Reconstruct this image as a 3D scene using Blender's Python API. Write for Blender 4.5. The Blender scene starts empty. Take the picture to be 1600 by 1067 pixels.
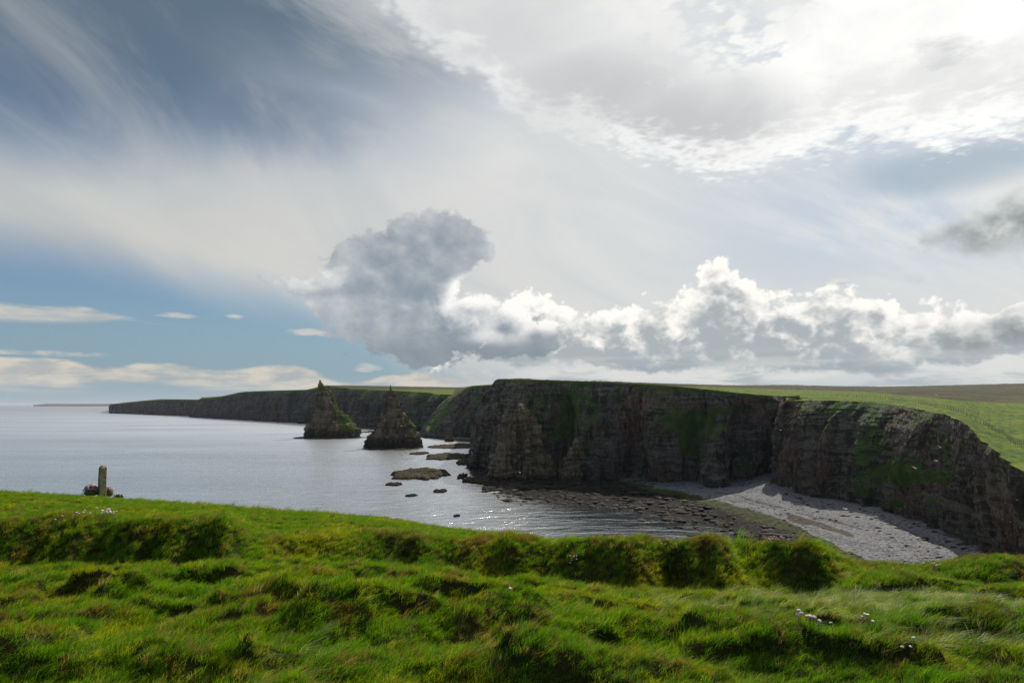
import bpy, bmesh, math, random
import numpy as np
from mathutils import Vector, Matrix
from mathutils.bvhtree import BVHTree

random.seed(7)
rng = np.random.default_rng(7)
SC = bpy.context.scene
COL = SC.collection

# ------------------------------------------------------------------ camera
EYE = 42.0                      # metres above the sea
F = 1067.0                      # focal length in photo pixels (24 mm on full frame)
PITCH = math.atan(98.5 / F)     # horizon sits 98.5 px under the middle
cam_d = bpy.data.cameras.new('camera')
cam = bpy.data.objects.new('camera', cam_d)
COL.objects.link(cam)
cam_d.sensor_width = 36.0
cam_d.lens = 24.0
cam_d.clip_start = 0.2
cam_d.clip_end = 200000.0
cam.location = (0, 0, EYE)
cam.rotation_euler = (math.pi / 2 + PITCH, 0, 0)
SC.camera = cam
SC.view_settings.view_transform = 'Standard'
SC.view_settings.look = 'None'
SC.view_settings.gamma = 1.0
SC.view_settings.exposure = 0.0
CP, SP = math.cos(PITCH), math.sin(PITCH)

def ray(px, py):
    px = np.asarray(px, float); py = np.asarray(py, float)
    a = (px - 800.0) / F; b = (533.5 - py) / F
    return np.stack([a, CP - b * SP, SP + b * CP], -1)

def at(px, py, D):              # point at depth y = D
    r = ray(px, py)
    return np.array([0, 0, EYE]) + r * (np.asarray(D) / r[..., 1])[..., None]

def ground(px, py, z=0.0):      # point at height z
    r = ray(px, py)
    return np.array([0, 0, EYE]) + r * ((z - EYE) / r[..., 2])[..., None]

def project(P):
    x = P[..., 0]; y = P[..., 1]; z = P[..., 2] - EYE
    d = y * CP + z * SP
    u = -y * SP + z * CP
    return 800 + F * x / d, 533.5 - F * u / d

def azel(px, py):
    r = ray(px, py)
    return np.arctan2(r[..., 0], r[..., 1]), np.arctan2(r[..., 2], np.hypot(r[..., 0], r[..., 1]))

# ------------------------------------------------------------------ sun
SUN_AZ = math.radians(31)       # to the right of the view
SUN_EL = math.radians(41)
sd = bpy.data.lights.new('sun', 'SUN')
sd.energy = 4.8
sd.angle = math.radians(0.53)
sd.color = (1.0, 0.93, 0.82)
sun = bpy.data.objects.new('sun', sd)
COL.objects.link(sun)
to_sun = Vector((math.sin(SUN_AZ) * math.cos(SUN_EL), math.cos(SUN_AZ) * math.cos(SUN_EL), math.sin(SUN_EL)))
sun.rotation_euler = to_sun.to_track_quat('Z', 'Y').to_euler()
sun.location = (0, 0, 300)

# ------------------------------------------------------------------ node shorthand
class NT:
    def __init__(s, nt): s.nt = nt
    def node(s, kind, **kw):
        n = s.nt.nodes.new(kind)
        for k, v in kw.items(): setattr(n, k, v)
        return n
    def put(s, sock, v):
        if isinstance(v, S): s.nt.links.new(v.o, sock)
        elif v is not None: sock.default_value = v
    def math(s, op, *a, clamp=False):
        n = s.node('ShaderNodeMath', operation=op, use_clamp=clamp)
        for i, v in enumerate(a): s.put(n.inputs[i], v)
        return S(s, n.outputs[0])
    def vec(s, x, y, z):
        n = s.node('ShaderNodeCombineXYZ')
        for i, v in enumerate((x, y, z)): s.put(n.inputs[i], v)
        return S(s, n.outputs[0])
    def sep(s, v):
        n = s.node('ShaderNodeSeparateXYZ'); s.put(n.inputs[0], v)
        return [S(s, o) for o in n.outputs]
    def vmath(s, op, *a):
        n = s.node('ShaderNodeVectorMath', operation=op)
        for i, v in enumerate(a):
            if op == 'SCALE' and i == 1: s.put(n.inputs['Scale'], v)
            else: s.put(n.inputs[i], v)
        return S(s, n.outputs['Value' if op in ('DOT_PRODUCT', 'LENGTH', 'DISTANCE') else 'Vector'])
    def ss(s, x, a, b, lo=0.0, hi=1.0):
        n = s.node('ShaderNodeMapRange', interpolation_type='SMOOTHSTEP')
        for i, v in enumerate((x, a, b, lo, hi)): s.put(n.inputs[i], v)
        return S(s, n.outputs[0])
    def lin(s, x, a, b, lo=0.0, hi=1.0):
        n = s.node('ShaderNodeMapRange')
        for i, v in enumerate((x, a, b, lo, hi)): s.put(n.inputs[i], v)
        return S(s, n.outputs[0])
    def mix(s, f, a, b, mode='MIX'):
        n = s.node('ShaderNodeMix', data_type='RGBA', blend_type=mode)
        s.put(n.inputs[0], f)
        for i, v in ((6, a), (7, b)):
            if isinstance(v, (tuple, list)) and len(v) == 3: v = (*v, 1)
            s.put(n.inputs[i], v)
        return S(s, n.outputs[2])
    def noise(s, v, scale=1.0, detail=4.0, rough=0.5, dist=0.0, lac=2.0, kind='FBM', dims='3D'):
        n = s.node('ShaderNodeTexNoise', noise_dimensions=dims, noise_type=kind)
        if kind == 'FBM': n.normalize = True
        s.put(n.inputs['Vector'], v); s.put(n.inputs['Scale'], scale)
        n.inputs['Detail'].default_value = detail; n.inputs['Roughness'].default_value = rough
        n.inputs['Lacunarity'].default_value = lac; n.inputs['Distortion'].default_value = dist
        return S(s, n.outputs[0])
    def noisec(s, v, scale=1.0, detail=2.0, rough=0.5):
        n = s.node('ShaderNodeTexNoise', noise_dimensions='3D')
        s.put(n.inputs['Vector'], v); s.put(n.inputs['Scale'], scale)
        n.inputs['Detail'].default_value = detail; n.inputs['Roughness'].default_value = rough
        return S(s, n.outputs[1])
    def voro(s, v, scale=1.0, detail=0.0, rough=0.5, feature='F1', dims='3D', out=0, rnd=1.0):
        n = s.node('ShaderNodeTexVoronoi', voronoi_dimensions=dims, feature=feature)
        n.normalize = False
        s.put(n.inputs['Vector'], v); s.put(n.inputs['Scale'], scale)
        if 'Detail' in n.inputs: n.inputs['Detail'].default_value = detail; n.inputs['Roughness'].default_value = rough
        n.inputs['Randomness'].default_value = rnd
        return S(s, n.outputs[out])
    def curve(s, x, pts, xr, yr):
        n = s.node('ShaderNodeFloatCurve')
        s.put(n.inputs[1], s.lin(x, xr[0], xr[1]))
        n.mapping.extend = 'HORIZONTAL'
        c = n.mapping.curves[0]
        q = sorted(((p[0] - xr[0]) / (xr[1] - xr[0]), (p[1] - yr[0]) / (yr[1] - yr[0])) for p in pts)
        q = [(min(max(a, 0), 1), min(max(b, 0), 1)) for a, b in q]
        c.points[0].location = q[0]; c.points[1].location = q[-1]
        for a in q[1:-1]: c.points.new(*a)
        n.mapping.update()
        return s.lin(S(s, n.outputs[0]), 0.0, 1.0, yr[0], yr[1])

class S:
    def __init__(s, t, o): s.t, s.o = t, o
    def __add__(s, b): return s.t.math('ADD', s, b)
    __radd__ = __add__
    def __sub__(s, b): return s.t.math('SUBTRACT', s, b)
    def __rsub__(s, b): return s.t.math('SUBTRACT', b, s)
    def __mul__(s, b): return s.t.math('MULTIPLY', s, b)
    __rmul__ = __mul__
    def __truediv__(s, b): return s.t.math('DIVIDE', s, b)

# ------------------------------------------------------------------ sky
world = bpy.data.worlds.new("World")
SC.world = world
world.use_nodes = True
world.node_tree.nodes.clear()
W = NT(world.node_tree)
XR, YR = (-1.1, 1.1), (-0.15, 0.85)

def skycurve(az, pts):
    a, e = azel(np.array([p[0] for p in pts]), np.array([p[1] for p in pts]))
    return W.curve(az, list(zip(a.tolist(), e.tolist())), XR, YR)

def build_sky():
    tc = W.node('ShaderNodeTexCoord')
    d = S(W, tc.outputs['Generated'])
    x, y, z = W.sep(d)
    az = W.math('ARCTAN2', x, y)
    el = W.math('ARCSINE', z)
    front = W.ss(y, -0.1, 0.45)
    sky = W.node('ShaderNodeTexSky', sky_type='NISHITA')
    sky.sun_disc = False
    sky.sun_elevation = SUN_EL
    sky.sun_rotation = SUN_AZ
    sky.air_density = 1.0; sky.dust_density = 0.6; sky.ozone_density = 1.6; sky.altitude = 50
    base = S(W, sky.outputs[0])
    # display-referred cloud colours are multiplied by 10 because the Background runs at 0.1
    def col(r, g, b, k=1.0): return tuple(10.0 * k * v for v in (r, g, b))
    sunv = tuple(to_sun)
    cs = W.vmath('DOT_PRODUCT', d, sunv)
    glow = W.math('POWER', W.math('MAXIMUM', cs, 0.0), 5.0)
    out = W.mix(1.0, base, (0.53, 0.655, 0.75), 'MULTIPLY')
    out = W.mix(W.ss(el, 0.24, 0.0, 0.0, 0.88), out, col(0.25, 0.36, 0.445))
    # high layers live on a plane overhead
    zz = W.math('MAXIMUM', z, 0.0) + 0.06
    plane = W.vec(x / zz, y / zz, 0.0)
    # slanting fibre direction in the cirrus, running down to the right
    ph = math.radians(-26)
    ua = az * math.cos(ph) + el * math.sin(ph)
    va = el * math.cos(ph) - az * math.sin(ph)
    streak = W.noise(W.vec(ua * 1.9, va * 6.5, 0.3), 1.0, 7.0, 0.60, 0.8)
    soft = W.noise(W.vec(ua * 2.0, va * 4.0, 7.3), 1.0, 4.0, 0.5, 0.5)
    def blob(px, py, rx, ry):
        a0, e0 = azel(px, py)
        ux = (az - float(a0)) / (rx / F); uy = (el - float(e0)) / (ry / F)
        return 1.0 - (ux * ux + uy * uy)
    # ---- veil of high cloud
    edge = skycurve(az, [(-400, 350), (0, 424), (100, 437), (200, 455), (300, 474), (400, 492), (470, 506), (560, 540), (650, 590), (800, 640), (1200, 660), (2000, 660)])
    fade = skycurve(az, [(-400, 60), (0, 150), (150, 200), (300, 235), (430, 225), (560, 215), (700, 170), (850, 60), (1000, -60)])
    e1 = W.ss(el - edge + (soft - 0.5) * 0.05, -0.012, 0.075)
    dark = W.ss(el - fade + (streak - 0.5) * 0.22, -0.12, 0.16)
    tl = W.math('MAXIMUM', blob(60, 40, 420, 190), blob(330, 150, 330, 110) * 0.7)
    tl = W.ss(tl, -0.2, 0.9)
    dark = W.math('MAXIMUM', dark, tl)
    veil = e1 * (1.0 - dark * W.ss(streak - tl * 0.16, 0.70, 0.34, 0.35, 0.97)) * 0.96
    right = W.ss(az, 0.12, 0.55)
    out = W.mix(dark * front * W.ss(el + az * 0.12, 0.10, 0.42, 0.0, 0.85), out, col(0.105, 0.155, 0.205))
    veil = W.math('MULTIPLY', veil, 1.0 - right * W.ss(streak, 0.62, 0.40) * W.ss(el, 0.12, 0.22) * 0.40, clamp=True)
    vc = W.mix(W.ss(az + el * 0.6, -0.7, 0.6), col(0.58, 0.57, 0.535), col(0.72, 0.725, 0.71))
    vc = W.mix(W.ss(streak, 0.62, 0.36, 0.0, 0.42), vc, col(0.40, 0.46, 0.50))
    vc = W.mix(W.ss(soft, 0.45, 0.7, 0.0, 0.3), vc, col(0.74, 0.735, 0.70))
    vc = W.mix(glow * 0.5, vc, col(1.0, 0.99, 0.97))
    out = W.mix(veil * front, out, vc)
    sl = W.ss(blob(1480, 262, 190, 42) + (soft - 0.5) * 2.0, 0.0, 1.0) * 0.75
    out = W.mix(sl, out, col(0.36, 0.46, 0.55))
    # ---- low pale stripes far out over the sea
    sn = W.noise(W.vec(az * 5.0, el * 75.0, 1.7), 1.0, 5.0, 0.6, 0.4)
    bn = W.noise(W.vec(az * 16.0, el * 60.0, 4.1), 1.0, 5.0, 0.6, 0.2)
    t1 = skycurve(az, [(-500, 545), (0, 556), (85, 558), (160, 568), (250, 562), (330, 574), (480, 572), (520, 590), (650, 580), (760, 590), (900, 590)])
    b1 = skycurve(az, [(-500, 600), (0, 612), (100, 614), (200, 602), (330, 612), (500, 625), (900, 630)])
    m1 = W.ss(t1 - el + (bn - 0.5) * 0.022, 0.0, 0.008) * W.ss(el - b1 + (sn - 0.5) * 0.03, -0.004, 0.012) * W.ss(sn + bn * 0.5, 0.50, 0.78, 0.45, 1.0) * W.ss(az, 0.02, -0.12)
    c1 = W.mix(W.ss(bn, 0.35, 0.65), col(0.46, 0.47, 0.46), col(0.70, 0.64, 0.54))
    out = W.mix(m1 * 0.92, out, c1)
    t2 = skycurve(az, [(-500, 440), (-100, 462), (0, 471), (60, 476), (150, 482), (205, 494), (240, 502), (262, 505), (300, 508), (600, 508)])
    b2 = skycurve(az, [(-500, 500), (-100, 503), (0, 504), (150, 504), (200, 501), (240, 507), (262, 506), (300, 508), (600, 509)])
    m2 = W.ss(t2 - el + (bn - 0.5) * 0.014, -0.001, 0.006) * W.ss(el - b2, -0.002, 0.005) * W.ss(sn, 0.33, 0.55, 0.25, 1.0)
    out = W.mix(m2 * 0.9, out, W.mix(W.ss(bn, 0.3, 0.7), col(0.45, 0.48, 0.49), col(0.66, 0.63, 0.56)))
    m3 = W.math('MAXIMUM', blob(278, 494, 34, 6), blob(366, 496, 16, 5))
    m3 = W.math('MAXIMUM', m3, blob(485, 521, 45, 7)); m3 = W.math('MAXIMUM', m3, blob(80, 552, 100, 5))
    m3 = W.math('MAXIMUM', m3, blob(570, 575, 30, 9))
    out = W.mix(W.ss(m3 + (bn - 0.5) * 4.5 + (sn - 0.5) * 1.5, 0.2, 1.3) * 0.85, out, col(0.62, 0.61, 0.56))
    # ---- big white sheet, upper right
    edge2 = skycurve(az, [(480, -90), (560, -5), (640, 55), (700, 105), (760, 145), (800, 190), (870, 220), (930, 228), (1000, 252), (1060, 272), (1150, 284), (1210, 270), (1290, 244), (1400, 230), (1460, 244), (1540, 226), (1600, 218), (1900, 190)])
    mot = W.noise(plane, 8.0, 6.0, 0.66, 0.3)
    mot2 = W.voro(plane, 21.0, 1.0, 0.5)
    dd = el - edge2 + (mot - 0.5) * 0.10 + (0.5 - mot2) * 0.028
    sheet = W.ss(dd, -0.014, 0.03) * front
    holes = W.ss(blob(1120, 45, 130, 75) + (0.5 - mot) * 5.0 + (mot2 - 0.45) * 1.6, 0.75, 1.9)
    holes = W.math('MAXIMUM', holes, W.ss(blob(1330, 150, 120, 60) + (mot - 0.5) * 5.0, 1.3, 3.0) * 0.5)
    big = W.noise(W.vec(az * 5.0, el * 7.0, 3.0), 1.0, 5.0, 0.55, 0.3)
    g1 = W.ss(W.math('MAXIMUM', blob(1030, 200, 230, 85), blob(930, 150, 200, 90)) + (big - 0.5) * 2.2, -0.45, 1.2)
    g2 = W.ss(blob(790, 60, 190, 110) + (big - 0.5) * 2.0, -0.4, 1.2) * 0.6
    g3 = W.ss(blob(1480, 78, 70, 30) + (big - 0.5) * 3.0 + (mot - 0.5) * 3.0, 0.0, 1.5) * 0.75
    g4 = W.ss(blob(1400, 150, 220, 70) + (big - 0.5) * 3.5 + (mot - 0.5) * 2.0, -0.2, 1.5) * 0.55
    gg = W.math('MAXIMUM', W.math('MAXIMUM', g1, g2), W.math('MAXIMUM', g3, g4))
    gg = W.math('MULTIPLY', gg, W.ss(dd, 0.0, 0.06), clamp=True)
    sc_ = W.mix(W.ss(big + az * 0.5, 0.35, 0.85), col(0.80, 0.81, 0.80), col(1.08, 1.08, 1.05))
    sc_ = W.mix(gg * 0.85, sc_, col(0.50, 0.51, 0.53))
    sc_ = W.mix(W.ss(mot, 0.42, 0.62, 0.0, 0.35) * W.ss(az, 0.25, -0.1), sc_, col(0.60, 0.62, 0.66))
    out = W.mix(W.math('MULTIPLY', sheet, 1.0 - holes * 0.8, clamp=True), out, sc_)
    # ---- cumulus
    wrp = W.noisec(W.vec(az, el * 1.25, 2.0), 22.0, 3.0, 0.6)
    def lump(v, o=0.0):
        a = W.noise(v, 7.0, 7.0, 0.54, 0.25)
        b = W.voro(W.vmath('ADD', v, W.vmath('SCALE', wrp, 0.03)), 19.0, 3.0, 0.6)
        return a * 1.0 + (0.55 - b) * 0.30
    su = (0.030, 0.034)
    p0 = W.vec(az, el * 1.25, 0.0)
    p1 = W.vec(az + su[0] * 0.5, el * 1.25 + su[1] * 0.5, 0.0)
    n0, n1 = lump(p0), lump(p1)
    fine = W.noise(p0, 42.0, 5.0, 0.62)
    relief = n0 - n1
    def cumulus(out, top, bot, amp, sun_lit, base_c, lit_c, soft_e=0.016, thick=0.07, kb=0.0, lo=None, krel=3.0, rng_=(-0.45, 1.15)):
        t, b = skycurve(az, top), skycurve(az, bot)
        dt, db = t - el, el - b
        nn = 0.006 + (n0 - 0.46) * amp * 1.5 + (fine - 0.5) * 0.034
        D = W.math('MINIMUM', dt + nn, db + nn * 0.55)
        a_0 = float(azel(*top[0])[0])
        m = W.ss(D, -0.001, soft_e) * W.ss(az, a_0, a_0 + 0.035)
        h = W.lin(el, b, t)
        rel = W.math('MULTIPLY', relief, krel)
        thin = 1.0 - W.ss(dt + nn, 0.0, thick)
        light = thin * sun_lit + rel + (fine - 0.5) * 0.6 + (h - 0.5) * kb
        c = W.mix(W.ss(light, *rng_), base_c, lit_c)
        c = W.mix(W.ss(h, 0.42, 0.0, 0.0, 0.55), c, lo or base_c)
        return W.mix(m, out, c), m
    # band along the land, with a nearer darker part at the right
    band_t = [(650, 600), (700, 545), (760, 500), (800, 462), (830, 446), (870, 450), (905, 462), (940, 466), (975, 452), (1010, 446), (1050, 462), (1085, 440), (1122, 414), (1160, 432), (1200, 446), (1245, 446), (1290, 440), (1345, 458), (1400, 474), (1450, 470), (1500, 458), (1560, 455), (1600, 438), (1800, 420)]
    band_b = [(650, 600), (720, 575), (800, 580), (900, 585), (1000, 590), (1200, 592), (1400, 590), (1600, 570), (1800, 560)]
    out, _ = cumulus(out, band_t, band_b, 0.075, 0.75, col(0.41, 0.45, 0.475), col(1.03, 1.0, 0.94), 0.010, 0.050, 0.80, col(0.34, 0.40, 0.44), 3.9, (-0.30, 1.10))
    lowstr = W.ss(W.noise(W.vec(az * 7.0, el * 55.0, 9.0), 1.0, 5.0, 0.6, 0.4), 0.42, 0.62)
    out = W.mix(lowstr * W.ss(el, 0.085, 0.035) * W.ss(az, -0.08, 0.08) * 0.75, out, col(0.74, 0.74, 0.70))
    out = W.mix(W.ss(W.noise(W.vec(az * 9.0, el * 45.0, 5.0), 1.0, 5.0, 0.6, 0.4), 0.47, 0.64) * W.ss(el, 0.075, 0.045) * W.ss(az, -0.02, 0.08) * 0.7, out, col(0.33, 0.39, 0.43))
    # lower right mass
    rt = [(1330, 560), (1370, 530), (1420, 508), (1470, 490), (1520, 474), (1560, 456), (1600, 440), (1850, 400)]
    rb = [(1330, 560), (1400, 562), (1500, 566), (1600, 556), (1850, 548)]
    out, _ = cumulus(out, rt, rb, 0.06, 0.45, col(0.27, 0.30, 0.32), col(0.78, 0.79, 0.77), 0.03, 0.06, 0.5)
    # mid right dark cumulus
    ct = [(1370, 395), (1430, 362), (1480, 318), (1540, 288), (1600, 255), (1850, 190)]
    cb = [(1370, 395), (1480, 410), (1530, 414), (1600, 420), (1850, 430)]
    out = W.mix(W.ss(blob(1600, 330, 160, 75) + (n0 - 0.5) * 3.0, 0.0, 1.2) * 0.8, out, col(0.86, 0.87, 0.85))
    out, _ = cumulus(out, ct, cb, 0.08, 0.35, col(0.27, 0.30, 0.31), col(0.70, 0.72, 0.70), 0.045, 0.06, 0.2)
    # central grey cloud, built up from lumps
    def mass(out, lumps, amp, base_c, lit_c, lo, lit_w, soft_e=0.009, krel=0.75, rowb=565, rowt=335):
        D = None
        for (px, py, rx, ry) in lumps:
            a0, e0 = azel(px, py)
            ux = (az - float(a0)) * (F / rx); uy = (el - float(e0)) * (F / ry)
            q = W.math('SQRT', ux * ux + uy * uy)
            q = (1.0 - q) * (min(rx, ry) / F)
            D = q if D is None else W.math('SMOOTH_MAX', D, q, 0.012)
        D0_ = D
        D = D + 0.011 + (n0 - 0.46) * amp + (fine - 0.5) * 0.032
        m = W.ss(D, -0.001, soft_e)
        e_b, e_t = float(azel(650, rowb)[1]), float(azel(650, rowt)[1])
        h = W.lin(el, e_b, e_t)
        thin = 1.0 - W.ss(D0_ * 0.7 + D * 0.3, -0.004, 0.036)
        light = thin * lit_w + (lit_w - 0.3) * 0.12 + relief * krel * (0.6 + lit_w * 1.3) + (fine - 0.5) * 0.18
        c = W.mix(W.ss(light, -0.30, 1.05), base_c, lit_c)
        c = W.mix(W.ss(h, 0.30, 0.02, 0.0, 0.75), c, lo)
        return W.mix(m, out, c)
    lit_w = W.math('MAXIMUM', W.ss(blob(780, 480, 130, 62), -0.1, 0.5), W.ss(blob(478, 436, 62, 22), -0.2, 0.8) * 0.30) * 1.0 + 0.18
    lumps = [(700, 374, 56, 46), (728, 362, 30, 30), (730, 386, 30, 24), (700, 414, 46, 36), (676, 446, 50, 44), (645, 398, 66, 50), (592, 402, 52, 44), (560, 388, 24, 22), (524, 402, 24, 12), (545, 392, 22, 12),
             (600, 455, 62, 62), (648, 478, 74, 66), (690, 512, 86, 50), (580, 500, 46, 36), (472, 449, 28, 10), (508, 456, 38, 18), (548, 456, 36, 26), (505, 488, 13, 24),
             (742, 502, 58, 40), (790, 515, 54, 36), (832, 528, 46, 30), (715, 545, 84, 22), (668, 545, 60, 18)]
    out = mass(out, lumps, 0.064, col(0.250, 0.305, 0.362), col(1.0, 0.985, 0.95), col(0.185, 0.235, 0.285), lit_w)
    # small scraps
    sm = W.math('MAXIMUM', blob(965, 434, 20, 8), blob(1432, 437, 22, 12))
    out = W.mix(W.ss(sm + (n0 - 0.5) * 3.0, 0.0, 1.0) * 0.6, out, col(0.46, 0.49, 0.50))
    sm = W.math('MAXIMUM', blob(770, 583, 62, 16), blob(1310, 440, 20, 8))
    out = W.mix(W.ss(sm + (n0 - 0.5) * 2.5, 0.1, 0.9) * 0.8, out, W.mix(W.ss(n0 - n1, -0.08, 0.1), col(0.42, 0.46, 0.50), col(0.75, 0.74, 0.71)))
    # haze by the horizon
    out = W.mix(W.ss(W.math('ABSOLUTE', el), 0.045, 0.0) * 0.45, out, col(0.50, 0.56, 0.60))
    # unseen broken cloud behind the viewer, brightened to light shaded cliffs and banks
    rear = W.ss(W.noise(plane, 1.1, 5.0, 0.55, 0.3), 0.44, 0.64) * (1.0 - front) * 0.75
    out = W.mix(rear, out, col(0.44, 0.47, 0.50))
    bg = W.node('ShaderNodeBackground')
    W.put(bg.inputs[0], out); bg.inputs[1].default_value = 0.1
    o = W.node('ShaderNodeOutputWorld')
    W.nt.links.new(bg.outputs[0], o.inputs[0])
build_sky()
world.cycles.sampling_method = 'MANUAL'
world.cycles.sample_map_resolution = 512

# ------------------------------------------------------------------ numpy noise
_perm = rng.permutation(256).astype(np.int64)
_perm = np.concatenate([_perm, _perm, _perm])
_g = rng.normal(size=(256, 3)); _g /= np.linalg.norm(_g, axis=1)[:, None]

def perlin(P):
    P = np.asarray(P, float)
    i = np.floor(P).astype(np.int64); f = P - i
    i &= 255
    u = f * f * f * (f * (f * 6 - 15) + 10)
    res = 0
    for dx in (0, 1):
        wx = u[..., 0] if dx else 1 - u[..., 0]
        a = _perm[(i[..., 0] + dx) & 255]
        for dy in (0, 1):
            wy = u[..., 1] if dy else 1 - u[..., 1]
            b = _perm[(a + i[..., 1] + dy) & 255]
            for dz in (0, 1):
                wz = u[..., 2] if dz else 1 - u[..., 2]
                g = _g[_perm[(b + i[..., 2] + dz) & 255]]
                res = res + wx * wy * wz * (g[..., 0] * (f[..., 0] - dx) + g[..., 1] * (f[..., 1] - dy) + g[..., 2] * (f[..., 2] - dz))
    return res * 1.6

def fbm(P, octv=4, rough=0.5, off=0.0):
    P = np.asarray(P, float) + off
    s = 0; a = 1.0; t = 0
    for _ in range(octv):
        s = s + a * perlin(P); t += a; a *= rough; P = P * 2.03 + 17.1
    return s / t

def ridged(P, octv=4, rough=0.5, off=0.0):
    P = np.asarray(P, float) + off
    s = 0; a = 1.0; t = 0
    for _ in range(octv):
        s = s + a * (1 - 2 * np.abs(perlin(P))); t += a; a *= rough; P = P * 2.03 + 11.7
    return s / t

def sstep(a, b, x):
    t = np.clip((np.asarray(x, float) - a) / (b - a), 0, 1)
    return t * t * (3 - 2 * t)

# ------------------------------------------------------------------ mesh helpers
def tag(o, label=None, cat=None, group=None, kind=None):
    if label: o['label'] = label
    if cat: o['category'] = cat
    if group: o['group'] = group
    if kind: o['kind'] = kind
    return o

def mesh_obj(name, V, Fc, mat, parent=None, smooth=True, attrs=None):
    me = bpy.data.meshes.new(name)
    V = np.asarray(V, np.float32).reshape(-1, 3)
    if isinstance(Fc, np.ndarray):
        n, k = Fc.shape
        me.vertices.add(len(V)); me.vertices.foreach_set('co', V.ravel())
        me.loops.add(n * k); me.loops.foreach_set('vertex_index', Fc.astype(np.int32).ravel())
        me.polygons.add(n)
        me.polygons.foreach_set('loop_start', (np.arange(n) * k).astype(np.int32))
        me.update(calc_edges=True)
    else:
        me.from_pydata(V.tolist(), [], [list(map(int, f)) for f in Fc])
    me.polygons.foreach_set('use_smooth', [smooth] * len(me.polygons))
    for k, v in (attrs or {}).items():
        a = me.attributes.new(k, 'FLOAT', 'POINT'); a.data.foreach_set('value', np.asarray(v, np.float32).ravel())
    if mat: me.materials.append(mat)
    o = bpy.data.objects.new(name, me)
    COL.objects.link(o)
    if parent: o.parent = parent
    return o

def empty(name, loc=(0, 0, 0)):
    o = bpy.data.objects.new(name, None); o.location = loc; COL.objects.link(o)
    o.empty_display_size = 0.3
    return o

def grid_faces(ns, nt, flip=False):
    i = np.arange(ns - 1)[:, None] * nt + np.arange(nt - 1)[None]
    q = np.stack([i, i + nt, i + nt + 1, i + 1], -1).reshape(-1, 4)
    return q[:, ::-1].copy() if flip else q

def grid_normals(P):
    a = np.gradient(P, axis=0); b = np.gradient(P, axis=1)
    n = np.cross(a, b); n /= np.linalg.norm(n, axis=-1)[..., None] + 1e-9
    return n

def resample(C, n, smooth=True):
    """C (k, dims) control rows -> n rows evenly spread by the length of the first three columns."""
    C = np.asarray(C, float); k = len(C)
    if smooth and k > 2:
        E = np.vstack([2 * C[0] - C[1], C, 2 * C[-1] - C[-2]])
        out = []
        for i in range(k - 1):
            p0, p1, p2, p3 = E[i], E[i + 1], E[i + 2], E[i + 3]
            t = np.linspace(0, 1, 24, endpoint=False)[:, None]
            out.append(0.5 * (2 * p1 + (p2 - p0) * t + (2 * p0 - 5 * p1 + 4 * p2 - p3) * t**2 + (3 * p1 - p0 - 3 * p2 + p3) * t**3))
        C = np.vstack(out + [C[-1:]])
    d = np.r_[0, np.cumsum(np.linalg.norm(np.diff(C[:, :3], axis=0), axis=1))]
    s = np.linspace(0, d[-1], n)
    return np.stack([np.interp(s, d, C[:, j]) for j in range(C.shape[1])], -1), s

# ------------------------------------------------------------------ materials
def new_mat(name):
    m = bpy.data.materials.new(name); m.use_nodes = True
    m.node_tree.nodes.clear()
    t = NT(m.node_tree)
    b = t.node('ShaderNodeBsdfPrincipled'); o = t.node('ShaderNodeOutputMaterial')
    t.nt.links.new(b.outputs[0], o.inputs[0])
    return m, t, b, o

def bump(t, b, h, strength, dist):
    n = t.node('ShaderNodeBump'); n.inputs['Strength'].default_value = strength; n.inputs['Distance'].default_value = dist
    t.put(n.inputs['Height'], h)
    t.nt.links.new(n.outputs[0], b.inputs['Normal'])
    return n

def attr(t, name):
    n = t.node('ShaderNodeAttribute', attribute_name=name)
    return S(t, n.outputs['Fac'])

def pos(t):
    return S(t, t.node('ShaderNodeNewGeometry').outputs['Position'])

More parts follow.
